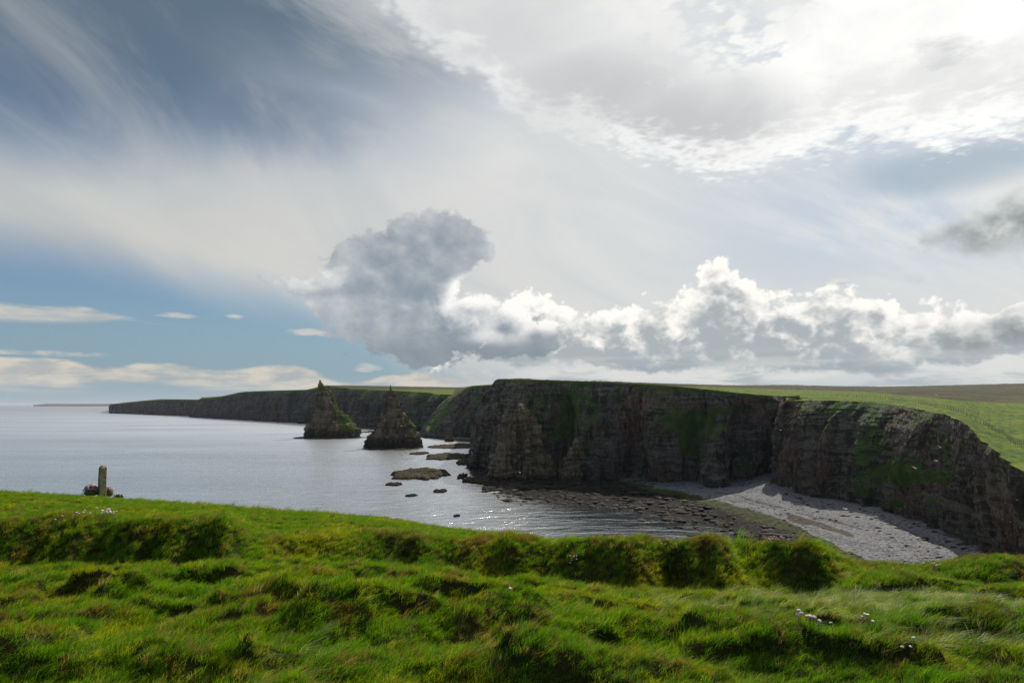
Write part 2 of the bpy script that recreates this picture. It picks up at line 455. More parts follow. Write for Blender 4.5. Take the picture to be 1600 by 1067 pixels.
def rock_mat(name, k=1.0, tone=(0.158, 0.138, 0.110), red=(0.225, 0.115, 0.072), grass=(0.052, 0.115, 0.022), tide=4.2):
    m, t, b, o = new_mat(name)
    p = pos(t); x, y, z = t.sep(p)
    wob = t.noise(p, 0.05 * k, 3, 0.5)
    strata = t.noise(t.vec(x * 0.07, y * 0.07, z * 1.0 + wob * 8.0), 0.62 * k, 7, 0.70)
    blocks = t.noise(t.vec(x, y, z * 0.5), 0.75 * k, 6, 0.7)
    vert = t.noise(t.vec(x * 0.22, y * 0.22, z * 0.03), 1.0 * k, 4, 0.65)
    patch = t.noise(p, 0.035 * k, 4, 0.6)
    c = t.mix(t.ss(strata, 0.42, 0.58), tuple(v * 0.42 for v in tone), tuple(v * 1.35 for v in tone))
    c = t.mix(t.ss(patch, 0.5, 0.66, 0, 0.75), c, red)
    c = t.mix(t.ss(blocks, 0.53, 0.68, 0, 0.75), c, tuple(v * 2.5 for v in tone))
    c = t.mix(t.ss(blocks, 0.47, 0.34, 0, 0.8), c, tuple(v * 0.22 for v in tone))
    c = t.mix(t.ss(vert, 0.52, 0.38, 0, 0.85), c, tuple(v * 0.22 for v in tone))
    c = t.mix(t.ss(vert, 0.55, 0.68, 0, 0.5), c, tuple(v * 1.7 for v in tone))
    vg = attr(t, 'veg') + (t.noise(p, 0.45 * k, 5, 0.65) - 0.5) * 1.1
    gcol = t.mix(t.ss(t.noise(p, 0.22 * k, 4, 0.6), 0.38, 0.66), grass, (grass[0] * 2.0, grass[1] * 1.6, grass[2] * 1.6))
    lit = attr(t, 'turf')  # brighter turf green along the clifftop lip and stack slopes
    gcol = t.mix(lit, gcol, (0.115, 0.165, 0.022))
    c = t.mix(t.ss(vg, 0.42, 0.66), c, gcol)
    if tide:
        c = t.mix(t.ss(z + (blocks - 0.5) * (4.0 + tide * 0.6), tide, tide * 0.35, 0, 0.85), c, (0.018, 0.017, 0.014))
    t.put(b.inputs['Base Color'], c)
    b.inputs['Roughness'].default_value = 0.92
    b.inputs['Specular IOR Level'].default_value = 0.2
    h = strata * 0.7 + blocks * 1.2 + t.noise(p, 2.2 * k, 4, 0.6) * 0.35
    bump(t, b, h, 1.0, 2.4 / k)
    return m

M_cliff = rock_mat('cliff_rock')
M_far = rock_mat('far_cliff_rock', 0.4, (0.115, 0.094, 0.088), (0.14, 0.085, 0.070))
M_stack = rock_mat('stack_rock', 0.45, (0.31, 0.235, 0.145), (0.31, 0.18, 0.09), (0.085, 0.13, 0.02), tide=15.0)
M_spur = rock_mat('spur_rock', 1.0, (0.30, 0.235, 0.150), (0.30, 0.19, 0.10), (0.08, 0.14, 0.03))  # paler cliff rock: light the sun can't give the pinnacle is put into the tone

def skerry_mat():
    m, t, b, o = new_mat('skerry_rock')
    p = pos(t); x, y, z = t.sep(p)
    n = t.noise(t.vec(x, y, z * 3), 0.5, 5, 0.65); q = t.noise(p, 0.12, 3, 0.5)
    c = t.mix(t.ss(n, 0.40, 0.62), (0.016, 0.013, 0.010), (0.085, 0.063, 0.038))
    c = t.mix(t.ss(q, 0.5, 0.62, 0, 0.6), c, (0.065, 0.058, 0.018))
    c = t.mix(t.ss(z + (n - 0.5) * 1.6, 1.1, 0.45), c, (0.010, 0.009, 0.007))
    t.put(b.inputs['Base Color'], c); b.inputs['Roughness'].default_value = 0.9; b.inputs['Specular IOR Level'].default_value = 0.08
    bump(t, b, n + t.noise(p, 2.0, 4, 0.6) * 0.4, 0.8, 0.6)
    return m
M_skerry = skerry_mat()

def plateau_mat():
    m, t, b, o = new_mat('clifftop_turf')
    p = pos(t); x, y, z = t.sep(p)
    n = t.noise(p, 0.06, 5, 0.6); f = t.noise(t.vec(x, y, z * 2.0), 0.4, 5, 0.7); w = t.noise(t.vec(x * 0.010, y * 0.010, 0.0), 1.0, 6, 0.68)
    g = t.mix(t.ss(n, 0.35, 0.65), (0.085, 0.150, 0.005), (0.165, 0.205, 0.010))
    g = t.mix(t.ss(f, 0.40, 0.62, 0, 0.85), g, (0.026, 0.046, 0.006))
    br = t.mix(t.ss(w, 0.4, 0.62), (0.036, 0.034, 0.014), (0.075, 0.070, 0.024))
    br = t.mix(t.ss(n, 0.48, 0.66, 0, 0.8), br, (0.022, 0.019, 0.010))
    mo = attr(t, 'moor') + (w - 0.5) * 0.9 + (n - 0.5) * 0.25
    c = t.mix(t.ss(mo, 0.38, 0.60), g, br)
    t.put(b.inputs['Base Color'], c); b.inputs['Roughness'].default_value = 0.95
    b.inputs['Specular IOR Level'].default_value = 0.1
    bump(t, b, f + n, 1.0, 1.2)
    return m
M_plateau = plateau_mat()

def beach_mat():
    m, t, b, o = new_mat('beach_shingle')
    p = pos(t); x, y, z = t.sep(p)
    st = t.voro(p, 1.9, 0, 0.5, out=1); sv = t.sep(st)[0]
    sd_ = t.voro(p, 1.9, 0, 0.5)
    sml = t.voro(p, 3.4, 1, 0.5)
    n = t.noise(p, 0.25, 5, 0.65)
    big = t.noise(t.vec(x, y, 0.0), 0.05, 4, 0.55)
    pale = t.mix(t.ss(sv, 0.1, 0.9), (0.095, 0.096, 0.104), (0.235, 0.235, 0.245))
    pale = t.mix(t.ss(n, 0.5, 0.7, 0, 0.45), pale, (0.17, 0.15, 0.135))
    weed = t.mix(t.ss(n + sv * 0.3, 0.45, 0.8), (0.030, 0.042, 0.008), (0.095, 0.115, 0.022))
    weed = t.mix(t.ss(sd_, 0.25, 0.6, 0, 0.8), weed, (0.02, 0.02, 0.014))
    dk = t.mix(t.ss(n + (sv - 0.5) * 0.3, 0.45, 0.72), (0.007, 0.006, 0.005), (0.038, 0.028, 0.018))
    zone = attr(t, 'zone') + (n - 0.5) * 0.9 + (sv - 0.5) * 0.35      # 0 wet rock, 1 weed, 2 shingle
    c = t.mix(t.ss(zone, 0.40, 0.75), dk, weed)
    c = t.mix(t.ss(zone, 1.30, 1.62), c, pale)
    c = t.mix(t.ss(attr(t, 'wrack') + (n - 0.5) * 0.7, 0.4, 0.6, 0, 0.85), c, (0.05, 0.038, 0.028))
    t.put(b.inputs['Base Color'], c)
    b.inputs['Roughness'].default_value = 0.9; b.inputs['Specular IOR Level'].default_value = 0.10
    bump(t, b, (1.0 - sd_) * 0.6 + n * 0.7 + (0.5 - sml) * 0.25, 1.0, 0.38)
    return m
M_beach = beach_mat()

def boulder_mat():
    m, t, b, o = new_mat('boulder_rock')
    p = pos(t); r = attr(t, 'tone')
    n = t.noise(p, 1.2, 4, 0.6)
    c = t.mix(r, (0.009, 0.008, 0.007), (0.055, 0.046, 0.034))
    c = t.mix(t.ss(n, 0.45, 0.65, 0, 0.6), c, (0.035, 0.028, 0.020))
    c = t.mix(t.ss(attr(t, 'weed') + (n - 0.5), 0.45, 0.6, 0, 0.85), c, (0.075, 0.095, 0.02))
    c = t.mix(t.ss(attr(t, 'pale') , 0.3, 0.7), c, t.mix(r, (0.07, 0.068, 0.068), (0.33, 0.32, 0.31)))
    t.put(b.inputs['Base Color'], c); b.inputs['Roughness'].default_value = 0.8; b.inputs['Specular IOR Level'].default_value = 0.12
    bump(t, b, n, 0.5, 0.3)
    return m
M_boulder = boulder_mat()

def sea_mat():
    m, t, b, o = new_mat('sea_water')
    t.nt.nodes.remove(b)
    p = pos(t); x, y, z = t.sep(p)
    wv = t.vec(x * 0.5, y, 0.0)
    swell = t.noise(wv, 0.035, 2, 0.5)
    chop = t.noise(wv, 0.13, 6, 0.60, 0.5)
    rip = t.noise(t.vec(x * 0.7, y, 0.0), 1.3, 4, 0.6)
    gust = t.noise(t.vec(x * 0.35, y, 0.0), 0.007, 5, 0.6)
    h = swell * 1.0 + chop * t.lin(gust, 0.3, 0.7, 2.4, 4.2) + rip * 0.20
    bn = t.node('ShaderNodeBump'); bn.inputs['Distance'].default_value = 1.0
    t.put(bn.inputs['Height'], h); cv = t.ss(x, -8, 34) * t.ss(y, 420, 330)
    t.put(bn.inputs['Strength'], t.ss(y, 200, 2200, 0.66, 0.30) * (1.0 - cv * 0.62) * t.lin(gust, 0.35, 0.65, 0.7, 1.2))
    fr = t.node('ShaderNodeFresnel'); fr.inputs[0].default_value = 1.34
    t.nt.links.new(bn.outputs[0], fr.inputs['Normal'])
    fac = t.math('POWER', S(t, fr.outputs[0]), t.ss(y, 250, 2600, 0.22, 0.46), clamp=True) * t.ss(y, 600, 6000, 1.0, 0.72) * t.lin(gust, 0.35, 0.65, 1.03, 0.90)
    df = t.node('ShaderNodeBsdfDiffuse'); df.inputs[0].default_value = (0.020, 0.030, 0.032, 1)
    gl = t.node('ShaderNodeBsdfGlossy'); gl.inputs[0].default_value = (0.95, 0.97, 1.0, 1)
    t.put(gl.inputs[1], t.ss(y, 200, 1300, 0.23, 0.36) * (1.0 - cv * 0.55))
    t.nt.links.new(bn.outputs[0], gl.inputs['Normal'])
    mx = t.node('ShaderNodeMixShader'); t.put(mx.inputs[0], fac)
    t.nt.links.new(df.outputs[0], mx.inputs[1]); t.nt.links.new(gl.outputs[0], mx.inputs[2])
    t.nt.links.new(mx.outputs[0], o.inputs[0])
    return m
M_sea = sea_mat()

# ------------------------------------------------------------------ sea (flat sheet out to the horizon)
def build_sea():
    R = 62000.0
    n = 96
    V = [(0, 0, 0)]; Fc = []
    rad = [30, 120, 400, 1500, 6000, 20000, R]
    for r in rad:
        for k in range(n):
            a = 2 * math.pi * k / n; V.append((r * math.cos(a), r * math.sin(a), 0.0))
    for k in range(n): Fc.append((0, 1 + k, 1 + (k + 1) % n))
    for j in range(len(rad) - 1):
        for k in range(n):
            a = 1 + j * n + k; b = 1 + j * n + (k + 1) % n
            Fc.append((a, a + n, b + n, b))
    tag(mesh_obj('sea', V, Fc, M_sea, smooth=False), 'grey rippled sea reaching to the horizon', kind='structure')
build_sea()

# ------------------------------------------------------------------ cliffs
CLIFFS = []            # (vertices, faces) for ray tests
def curtain(name, ctl, ns, nt, mat, big=7.0, wl=26.0, strata=0.5, seed=0.0, label='', green=0.0, blobs=(), fringe=0.10, prof=2.4, crack=0.7, feat=(), back=0.0):
    B = ground(np.array([c[0] for c in ctl]), np.array([c[1] for c in ctl]), np.array([c[2] for c in ctl], float))
    T = at(np.array([c[3] for c in ctl]), np.array([c[4] for c in ctl]), B[:, 1] + np.array([c[5] for c in ctl], float))
    C, s = resample(np.hstack([B, T]), ns)
    B, T = C[:, :3], C[:, 3:]
    tan = np.gradient(B[:, :2], axis=0)
    k = max(3, ns // 40); ker = np.ones(2 * k + 1) / (2 * k + 1)
    tan = np.stack([np.convolve(np.pad(tan[:, j], k, mode='edge'), ker, 'valid') for j in (0, 1)], -1)
    tan /= np.linalg.norm(tan, axis=1)[:, None]
    nrm = np.stack([tan[:, 1], -tan[:, 0]], -1)           # towards the sea for a left-to-right line
    t = np.linspace(-0.06, 1.0, nt)
    tt = np.clip(t, 0, 1)
    g = 0.35 * tt + 0.65 * tt ** prof
    P = np.zeros((ns, nt, 3))
    P[..., :2] = B[:, None, :2] * (1 - g)[None, :, None] + T[:, None, :2] * g[None, :, None]
    P[..., 2] = B[:, None, 2] * (1 - t)[None] + T[:, None, 2] * t[None]
    H = (T[:, 2] - B[:, 2]).mean()
    S_ = s[:, None] + 0 * t[None]; Z = P[..., 2]
    q = np.stack([S_ / wl, Z / (wl * 3.0), 0 * Z + seed], -1)
    warp = fbm(np.stack([S_ / wl, Z / wl, 0 * Z + seed + 9], -1), 3) * 0.5
    q[..., 0] += warp
    d = big * (ridged(q, 3, 0.5) * 1.25)
    q2 = np.stack([S_ / (wl * 0.28), Z / (wl * 1.6), 0 * Z + seed + 3], -1); q2[..., 0] += warp * 2
    d += big * 0.50 * ridged(q2, 3, 0.55)
    d += big * 0.22 * fbm(np.stack([S_, Z, 0 * Z], -1) / (wl * 0.22), 4, 0.6, seed)
    # stepped beds
    bed = Z / (wl * 0.085) + fbm(np.stack([S_ / 60, Z / 60, 0 * Z + seed], -1), 2) * 4
    fr = bed - np.floor(bed)
    hard = perlin(np.stack([np.floor(bed) * 1.37, S_ / (wl * .5) + warp, 0 * Z + seed], -1))
    d += strata * (hard * 1.5 - sstep(0.0, 0.9, fr) * 0.35) * (0.6 + 0.8 * fbm(np.stack([S_ / wl, Z / wl, 0 * Z + seed + 40], -1), 2))
    # blocky joints
    jb = perlin(np.stack([np.floor(S_ / (wl * 0.11) + hard * 2), np.floor(bed / 2) * 1.7, 0 * Z + seed + 5], -1))
    d += crack * jb
    for (s0, w, amp, slope) in feat:      # manual ribs/gullies: position as share of length
        c = np.interp(s0, np.maximum.accumulate(project(B)[0]), s) + slope * (Z - 20)
        d += amp * np.exp(-((S_ - c) / w) ** 2) * (1 - 0.7 * tt[None] ** 2)
    d = d - d.mean() - back * (1 - tt[None])
    win = 1 - 0.70 * tt[None] ** 5
    d *= win
    P[..., 0] += nrm[:, None, 0] * d; P[..., 1] += nrm[:, None, 1] * d
    P[..., 2] += (tt[None] > 0.98) * 0.25 * fbm(np.stack([S_ / 6, 0 * Z, 0 * Z], -1), 3)
    nz = grid_normals(P)
    fl = np.sign((nz[..., 0] * nrm[:, None, 0] + nz[..., 1] * nrm[:, None, 1]).mean())
    nz = nz * fl
    up = nz[..., 2]
    vn = fbm(np.stack([S_ / (wl * .8), Z / (wl * .9), 0 * Z + seed + 21], -1), 4, 0.55)
    veg = sstep(0.42, 0.85, up + 0.25 * vn) * 0.7 + green - 0.08 + vn * 0.42
    rim = 1 - fringe * (1 + 1.2 * fbm(np.stack([S_ / (wl * .5), 0 * Z, 0 * Z + seed], -1), 4, .6))
    top = sstep(0, 0.05, tt[None] - rim)
    px, py = project(P)
    for (bx, by, rx, ry, a) in blobs:
        veg = veg + a * np.exp(-(((px - bx) / rx) ** 2 + ((py - by) / ry) ** 2))
    veg = np.maximum(veg, top * 1.4) * sstep(0.0, 0.12, tt[None] + 0 * S_)
    Fc = grid_faces(ns, nt, flip=fl < 0)
    o = mesh_obj(name, P.reshape(-1, 3), Fc, mat, attrs={'veg': np.clip(veg, 0, 1.5).ravel(), 'turf': sstep(0.96, 1.0, tt[None] + 0 * S_).ravel()})
    tag(o, label, kind='structure')
    CLIFFS.append((P.reshape(-1, 3), Fc))
    return P[:, -1]

def smooth_line(E, k):
    ker = np.ones(2 * k + 1) / (2 * k + 1)
    return np.stack([np.convolve(np.pad(E[:, j], k, mode='edge'), ker, 'valid') for j in range(3)], -1)

def plateau(name, edge, ridge, nr, power=2.2, bump_a=0.6, moor=None, label='', depth_bump=1.0, wave=25.0):
    """land from the cliff edge back to a ridge given as (px, row, depth) points"""
    if 'right' in name:            # start where the edge first comes forward
        edge = edge[int(np.argmin(project(edge)[0])):]
    n = len(edge)
    px, py = project(edge)
    rp = np.array(ridge, float)
    o = np.argsort(rp[:, 0]); rp = rp[o]
    rr = np.interp(px, rp[:, 0], rp[:, 1]); rd = np.interp(px, rp[:, 0], rp[:, 2])
    R = at(px, rr, np.maximum(rd, edge[:, 1] + 60))
    t = np.linspace(0, 1, nr) ** power
    ks = max(4, n // 60)
    es = smooth_line(edge, ks)
    px, _ = project(es); px = np.maximum.accumulate(px) if px[-1] > px[0] and n > 300 and 'right' in name else px
    R = at(px, np.interp(px, rp[:, 0], rp[:, 1]), np.maximum(np.interp(px, rp[:, 0], rp[:, 2]), es[:, 1] + 60))
    P = es[:, None] * (1 - t)[None, :, None] + R[:, None] * t[None, :, None]
    fall = np.exp(-np.linalg.norm(P - es[:, None], axis=-1) / 7.0)[..., None]
    P = P + (edge - es)[:, None] * fall
    w = np.minimum(1, np.linalg.norm(P - edge[:, None], axis=-1) / 15.0)
    P[..., 2] += w * bump_a * fbm(P * np.array([1, 1, 0]) / wave, 4, 0.55) * depth_bump
    P[..., 2] += w * 0.5 * bump_a * np.abs(fbm(P * np.array([1, 1, 0]) / (wave * 0.25), 3, 0.5, 4.0))
    # back drop so the ridge is a hill, not a sheet
    Bk = P[:, -1:].copy(); Bk[..., 1] += 400; Bk[..., 0] *= Bk[..., 1] / P[:, -1:, 1]; Bk[..., 2] -= 25
    P = np.concatenate([P, Bk], 1)
    _, row = project(P)
    mo = moor(px[:, None] + 0 * row, row, P) if moor else 0 * row
    nz = grid_normals(P)
    f = nz[..., 2].mean() < 0
    ob = mesh_obj(name, P.reshape(-1, 3), grid_faces(n, nr + 1, flip=f), M_plateau, attrs={'moor': mo.ravel()})
    tag(ob, label, kind='structure')
    return P

# far island on the horizon
def far_island():
    n = 80; px = np.linspace(52, 330, n)
    top = np.interp(px, [52, 75, 110, 170, 330], [632.6, 630.4, 630.8, 630.6, 630.2])
    D = 15000.0
    A = at(px, 632.0 + 0 * px, D) ; T = at(px, top, D + 300); K = at(px, top, D + 2500)
    A[:, 2] = -2; K[:, 2] = T[:, 2] - 30
    P = np.stack([A, T, K], 1)
    o = mesh_obj('far_island', P.reshape(-1, 3), grid_faces(n, 3), M_far, attrs={'veg': np.zeros(n * 3), 'turf': np.zeros(n * 3)})
    tag(o, 'faint low blue island on the horizon at far left', kind='structure')
far_island()

# distant headland at the left end
eB = curtain('distant_headland', [(190, 644.5, 0, 195, 629.5, 2.0), (172, 645.6, 0, 173, 631.5, 2.0), (200, 646.3, 0, 200, 629, 10.0), (232, 647.5, 0, 230, 626, 12.0), (270, 649, 0, 268, 624, 16.0),
              (305, 650.2, 0, 303, 624.5, 16.0), (350, 651.5, 0, 350, 624, 16.0)], 420, 60, M_far, big=20, wl=75, strata=1.2, seed=1.1, label='lowest and most distant headland at far left', fringe=0.12)
plateau('distant_headland_top', eB, [(100, 631, 4300), (173, 631.3, 4300), (200, 628, 4300), (250, 623.3, 4200), (320, 624, 4100), (400, 624, 4100)], 14, moor=lambda a, r, P: 0.45 + 0 * r, label='grassy top of the most distant headland')

# long cliff line behind the stacks
eC = curtain('far_cliffs', [(345, 649.5, 0, 345, 620, 4.0), (303, 651.5, 0, 315, 622.5, 8.0), (335, 653.5, 0, 340, 620, 20.0), (372, 655.5, 0, 380, 612.5, 24.0), (420, 658.3, 0, 430, 610.5, 24.0),
              (462, 661, 0, 478, 609, 24.0), (492, 663, 0, 508, 603.5, 24.0), (530, 665, 1, 545, 607, 24.0), (565, 667, 2, 585, 609, 24.0), (605, 668.5, 3, 620, 610.5, 24.0),
              (640, 670.5, 3, 655, 612.5, 24.0), (668, 672.5, 3, 690, 616, 24.0), (720, 674, 3, 760, 617, 24.0)], 900, 110, M_far, big=24, wl=75, strata=1.2, seed=4.4,
              label='long line of dark far cliffs behind the two sea stacks', green=0.02, fringe=0.10, blobs=[(440, 640, 30, 14, .35), (575, 640, 20, 30, .35), (648, 655, 14, 20, .5)])
plateau('far_cliff_top', eC, [(300, 621, 2800), (345, 619.3, 2800), (380, 612, 2600), (430, 610, 2500), (480, 608.6, 2300), (505, 602, 2200), (540, 602, 2100), (620, 603.4, 2000), (700, 604.8, 1900), (800, 605.5, 1900)], 20,
        moor=lambda a, r, P: sstep(609.5, 606, r) * sstep(500, 530, a) * 0.9 + 0.34, label='grassy land above the far cliffs behind the stacks', bump_a=0.8)

# middle headland
eD = curtain('middle_headland', [(712, 676, 2, 742, 609, 72.0), (676, 678, 1, 715, 614, 66.0), (660, 680, 1, 701, 622, 36.0), (664, 682.5, 1, 716, 616, 42.0), (688, 684, 1, 728, 606, 42.0), (715, 684.5, 1, 742, 603, 36.0),
              (745, 685, 1, 770, 601.5, 30.0), (790, 686, 1, 810, 600, 24.0)], 500, 120, M_cliff, big=12, wl=36, strata=0.9, seed=8.2, label='middle headland between the far cliffs and the near cliff',
              green=0.0, fringe=0.07, prof=1.4, blobs=[(694, 640, 16, 22, .2), (676, 664, 10, 12, .3)])
plateau('middle_headland_top', eD, [(600, 612, 1500), (700, 612, 1500), (722, 605.5, 1500), (740, 602.5, 1400), (770, 600.5, 1300), (900, 600, 1300)], 14, moor=lambda a, r, P: 0.55 + 0 * r, label='grassy top of the middle headland')

# near cliff
eE = curtain('near_cliff', [(822, 692, 1, 842, 596.5, 4.4), (775, 702, 1, 800, 596, 4.4), (748, 716, 1, 776, 595, 5.5), (743, 727, 1, 780, 592.5, 11.0), (768, 737, 1.5, 795, 592.5, 15.4), (830, 745, 1.5, 845, 594, 16.5),
              (900, 748, 2, 905, 595.5, 16.5), (970, 748, 3, 965, 598, 16.5), (1040, 752, 4, 1035, 602, 15.4), (1105, 757, 4, 1102, 608, 14.3), (1146, 758, 4, 1140, 612.5, 12.1), (1166, 750, 6, 1178, 616, 13.8),
              (1186, 738, 9, 1208, 618.5, 13.8), (1212, 735, 9.0, 1228, 618.8, 13.8), (1246, 735, 9.0, 1250, 618.3, 13.8)], 1300, 260, M_cliff, big=10.0, wl=30, strata=0.40, seed=12.7,
              label='dark near cliff running behind the bay in the middle', green=-0.02, fringe=0.055,
              feat=[(772, 6, 5, 0.1), (868, 7, -17, 0.25), (925, 10, 8, -0.35), (988, 6, -13, 0.25), (1030, 9, 7, -0.2), (1076, 8, -14, 0.2), (1114, 9, 9, -0.15), (1162, 8, -10, 0.1)],
              blobs=[(845, 610, 40, 8, .4), (960, 625, 26, 14, .4), (890, 650, 20, 48, 1.1), (1085, 665, 38, 32, 1.0), (1150, 640, 45, 12, .7), (1040, 660, 20, 14, .4), (870, 680, 14, 14, .4), (915, 700, 18, 12, .5), (1075, 705, 20, 22, .6), (1170, 740, 22, 20, 1.2), (985, 680, 14, 10, .3)])
def moor_ef(a, r, P):
    lim = np.interp(a, [850, 1000, 1100, 1250, 1350, 1440, 1500, 1560, 1600, 1800], [600, 602.5, 604.5, 609, 612, 620, 626, 629, 630, 633])
    return sstep(2.5, -2.5, r - lim) * 1.0
RIDGE = [(700, 598, 900), (770, 596, 900), (860, 595.5, 1000), (1000, 598, 1300), (1100, 600.8, 1500), (1150, 602, 1600), (1230, 601.4, 1600), (1300, 603, 1600), (1380, 604, 1600), (1440, 603, 1550), (1480, 601.8, 1550), (1600, 599, 1500), (1900, 596, 1500)]
plateau('near_clifftop_field', smooth_line(eE, 2)[::2], RIDGE, 60, 2.0, moor=moor_ef, label='green field along the top of the near cliff', bump_a=1.6)

# right cliff
eF = curtain('right_cliff', [(1262, 735, 8, 1290, 621, 2.5), (1215, 746, 7, 1240, 622.5, 2.5), (1190, 757, 5, 1229, 625.5, 4.0), (1200, 763, 4, 1245, 626, 11.0), (1235, 773, 4, 1275, 625.5, 13.0), (1265, 779, 4, 1320, 626.5, 14.0), (1312, 784, 4, 1368, 629, 15.0),
              (1376, 803, 4, 1412, 635, 15.0), (1438, 824, 4, 1455, 643, 14.0), (1485, 848, 4, 1483, 651, 13.0), (1530, 869, 4, 1512, 663, 9.0), (1556, 888, 4, 1534, 684, 4.0), (1585, 925, 4, 1565, 711, 1.0), (1625, 975, 3, 1605, 742, -6.0),
              (1720, 1040, 2, 1690, 800, -12.0), (1900, 1120, 2, 1860, 900, -14.0)], 1250, 300, M_cliff, big=4.6, wl=19, strata=0.95, seed=17.3,
              label='dark bedded cliff curving round the beach at right', green=-0.06, fringe=0.035, prof=3.0, crack=0.75, back=4.0,
              blobs=[(1440, 745, 60, 22, .9), (1370, 700, 26, 40, .55), (1340, 775, 40, 10, .7), (1400, 790, 40, 14, .8), (1460, 650, 60, 10, .25), (1300, 640, 50, 10, .35), (1500, 700, 40, 20, .3), (1395, 735, 30, 20, .6), (1345, 745, 14, 20, .5), (1490, 860, 30, 8, .6), (1480, 800, 20, 20, .35)])
PF = plateau('right_clifftop_field', smooth_line(eF, 2)[::2], RIDGE, 150, 2.4, moor=moor_ef, label='bright green field above the right cliff rising to a brown moor', bump_a=1.3, wave=22.0)

# ------------------------------------------------------------------ beach and rock platform
def build_beach():
    # left cove beach behind the small stack, then the main bay
    ctl = [((738, 727), (752, 716, 1)), ((748, 745), (762, 732, 1)), ((765, 757), (785, 738, 1.5)), ((790, 768), (830, 744, 1.5)), ((850, 780), (900, 747, 2)), ((930, 784), (970, 747, 3)),
           ((1000, 793), (1040, 751, 4)), ((1060, 804), (1105, 756, 4)), ((1115, 818), (1150, 752, 5)), ((1175, 842), (1205, 742, 8)), ((1260, 890), (1265, 777, 4.2)),
           ((1350, 965), (1376, 800, 4.2)), ((1440, 1010), (1485, 846, 4.2)), ((1520, 1050), (1540, 872, 4.2)), ((1650, 1090), (1625, 968, 3))]
    Wt = ground(np.array([c[0][0] for c in ctl]), np.array([c[0][1] for c in ctl]), 0.0)
    Ct = ground(np.array([c[1][0] for c in ctl]), np.array([c[1][1] for c in ctl]), np.array([c[1][2] for c in ctl], float))
    ns, nt = 700, 260
    C, s = resample(np.hstack([Ct, Wt]), ns)
    Ct, Wt = C[:, :3], C[:, 3:]
    t = np.linspace(-0.45, 1.12, nt)
    P = Wt[:, None] * (1 - t)[None, :, None] + Ct[:, None] * t[None, :, None]
    zc = Ct[:, None, 2]
    tt = np.clip(t, 0, 1)[None]
    P[..., 2] = np.where(t[None] < 0, t[None] * 3.0, zc * (tt * 0.9 + 0.1 * tt ** 3))
    px, py = project(P)
    xy = P * np.array([1, 1, 0])
    line = np.interp(px, [700, 960, 985, 1050, 1100, 1170, 1230, 1290, 1340, 1450, 1600], [700, 745, 752, 764, 776, 794, 812, 842, 866, 920, 1000])
    nn = fbm(xy / 14, 4, 0.6) * 9
    wd = np.interp(px, [900, 985, 1100, 1230, 1340], [6, 10, 22, 32, 38])
    zone = sstep(6, -4, py - line - nn * 0.6) + sstep(wd, wd * 0.3, py - line - nn)
    rocky = np.clip(1 - zone / 2, 0, 1)
    P[..., 2] += rocky * (0.9 * ridged(xy / 9, 4, 0.6) - 0.25 + 0.25 * fbm(xy / 1.6, 3, .6)) * sstep(-0.5, -0.1, t[None] + 0 * py)
    P[..., 2] += (1 - rocky) * (0.35 * fbm(xy / 10, 3) + 0.10 * fbm(xy / 1.2, 2))
    # storm ridges on the shingle
    P[..., 2] += (1 - rocky) * 0.35 * np.sin((tt * 26) + fbm(xy / 25, 2) * 3)
    wr = np.exp(-((py - np.interp(px, [1225, 1270, 1330, 1345], [806, 817, 836, 845])) / 5.5) ** 2) * sstep(1218, 1240, px) * sstep(1350, 1320, px)
    for a in ((1090, 760, 1400, 838), (1110, 775, 1260, 800)):
        ln = a[1] + (px - a[0]) * (a[3] - a[1]) / (a[2] - a[0]) + 3 * fbm(xy / 12, 3)
        wr = np.maximum(wr, 0.62 * np.exp(-((py - ln) / 1.5) ** 2) * sstep(a[0], a[0] + 40, px) * sstep(a[2], a[2] - 60, px))
    nz = grid_normals(P)
    o = mesh_obj('beach', P.reshape(-1, 3), grid_faces(ns, nt, flip=nz[..., 2].mean() < 0), M_beach, attrs={'zone': zone.ravel(), 'wrack': wr.ravel()})
    tag(o, 'pale shingle beach with green weed and wet rock below the right cliff', kind='structure')
    return P, zone, px, py
BP, BZ, BX, BY = build_beach()

# cove beach far back by the small stack
def cove():
    px = np.linspace(560, 790, 160)
    w = np.interp(px, [560, 640, 665, 700, 760, 790], [669, 676, 682, 689, 692, 694])
    c = np.interp(px, [560, 640, 660, 700, 760, 790], [666.5, 670, 679, 683, 684.5, 685])
    A = ground(px, w, 0.0); Bc = ground(px, c, 2.0)
    t = np.linspace(-0.3, 1.2, 24)
    P = A[:, None] * (1 - t)[None, :, None] + Bc[:, None] * t[None, :, None]
    P[..., 2] = t[None] * 2.0 + 0.5 * fbm(P * np.array([1, 1, 0]) / 12, 4, .6)
    z = np.interp(t, [-.3, .3, .6, 1.2], [0, 0.6, 1.3, 2])[None] + 0 * P[..., 0]
    nz = grid_normals(P)
    tag(mesh_obj('cove_beach', P.reshape(-1, 3), grid_faces(160, 24, flip=nz[..., 2].mean() < 0), M_beach, attrs={'zone': z.ravel(), 'wrack': 0 * z.ravel()}), 'small grey beach in the far cove', kind='structure')
cove()

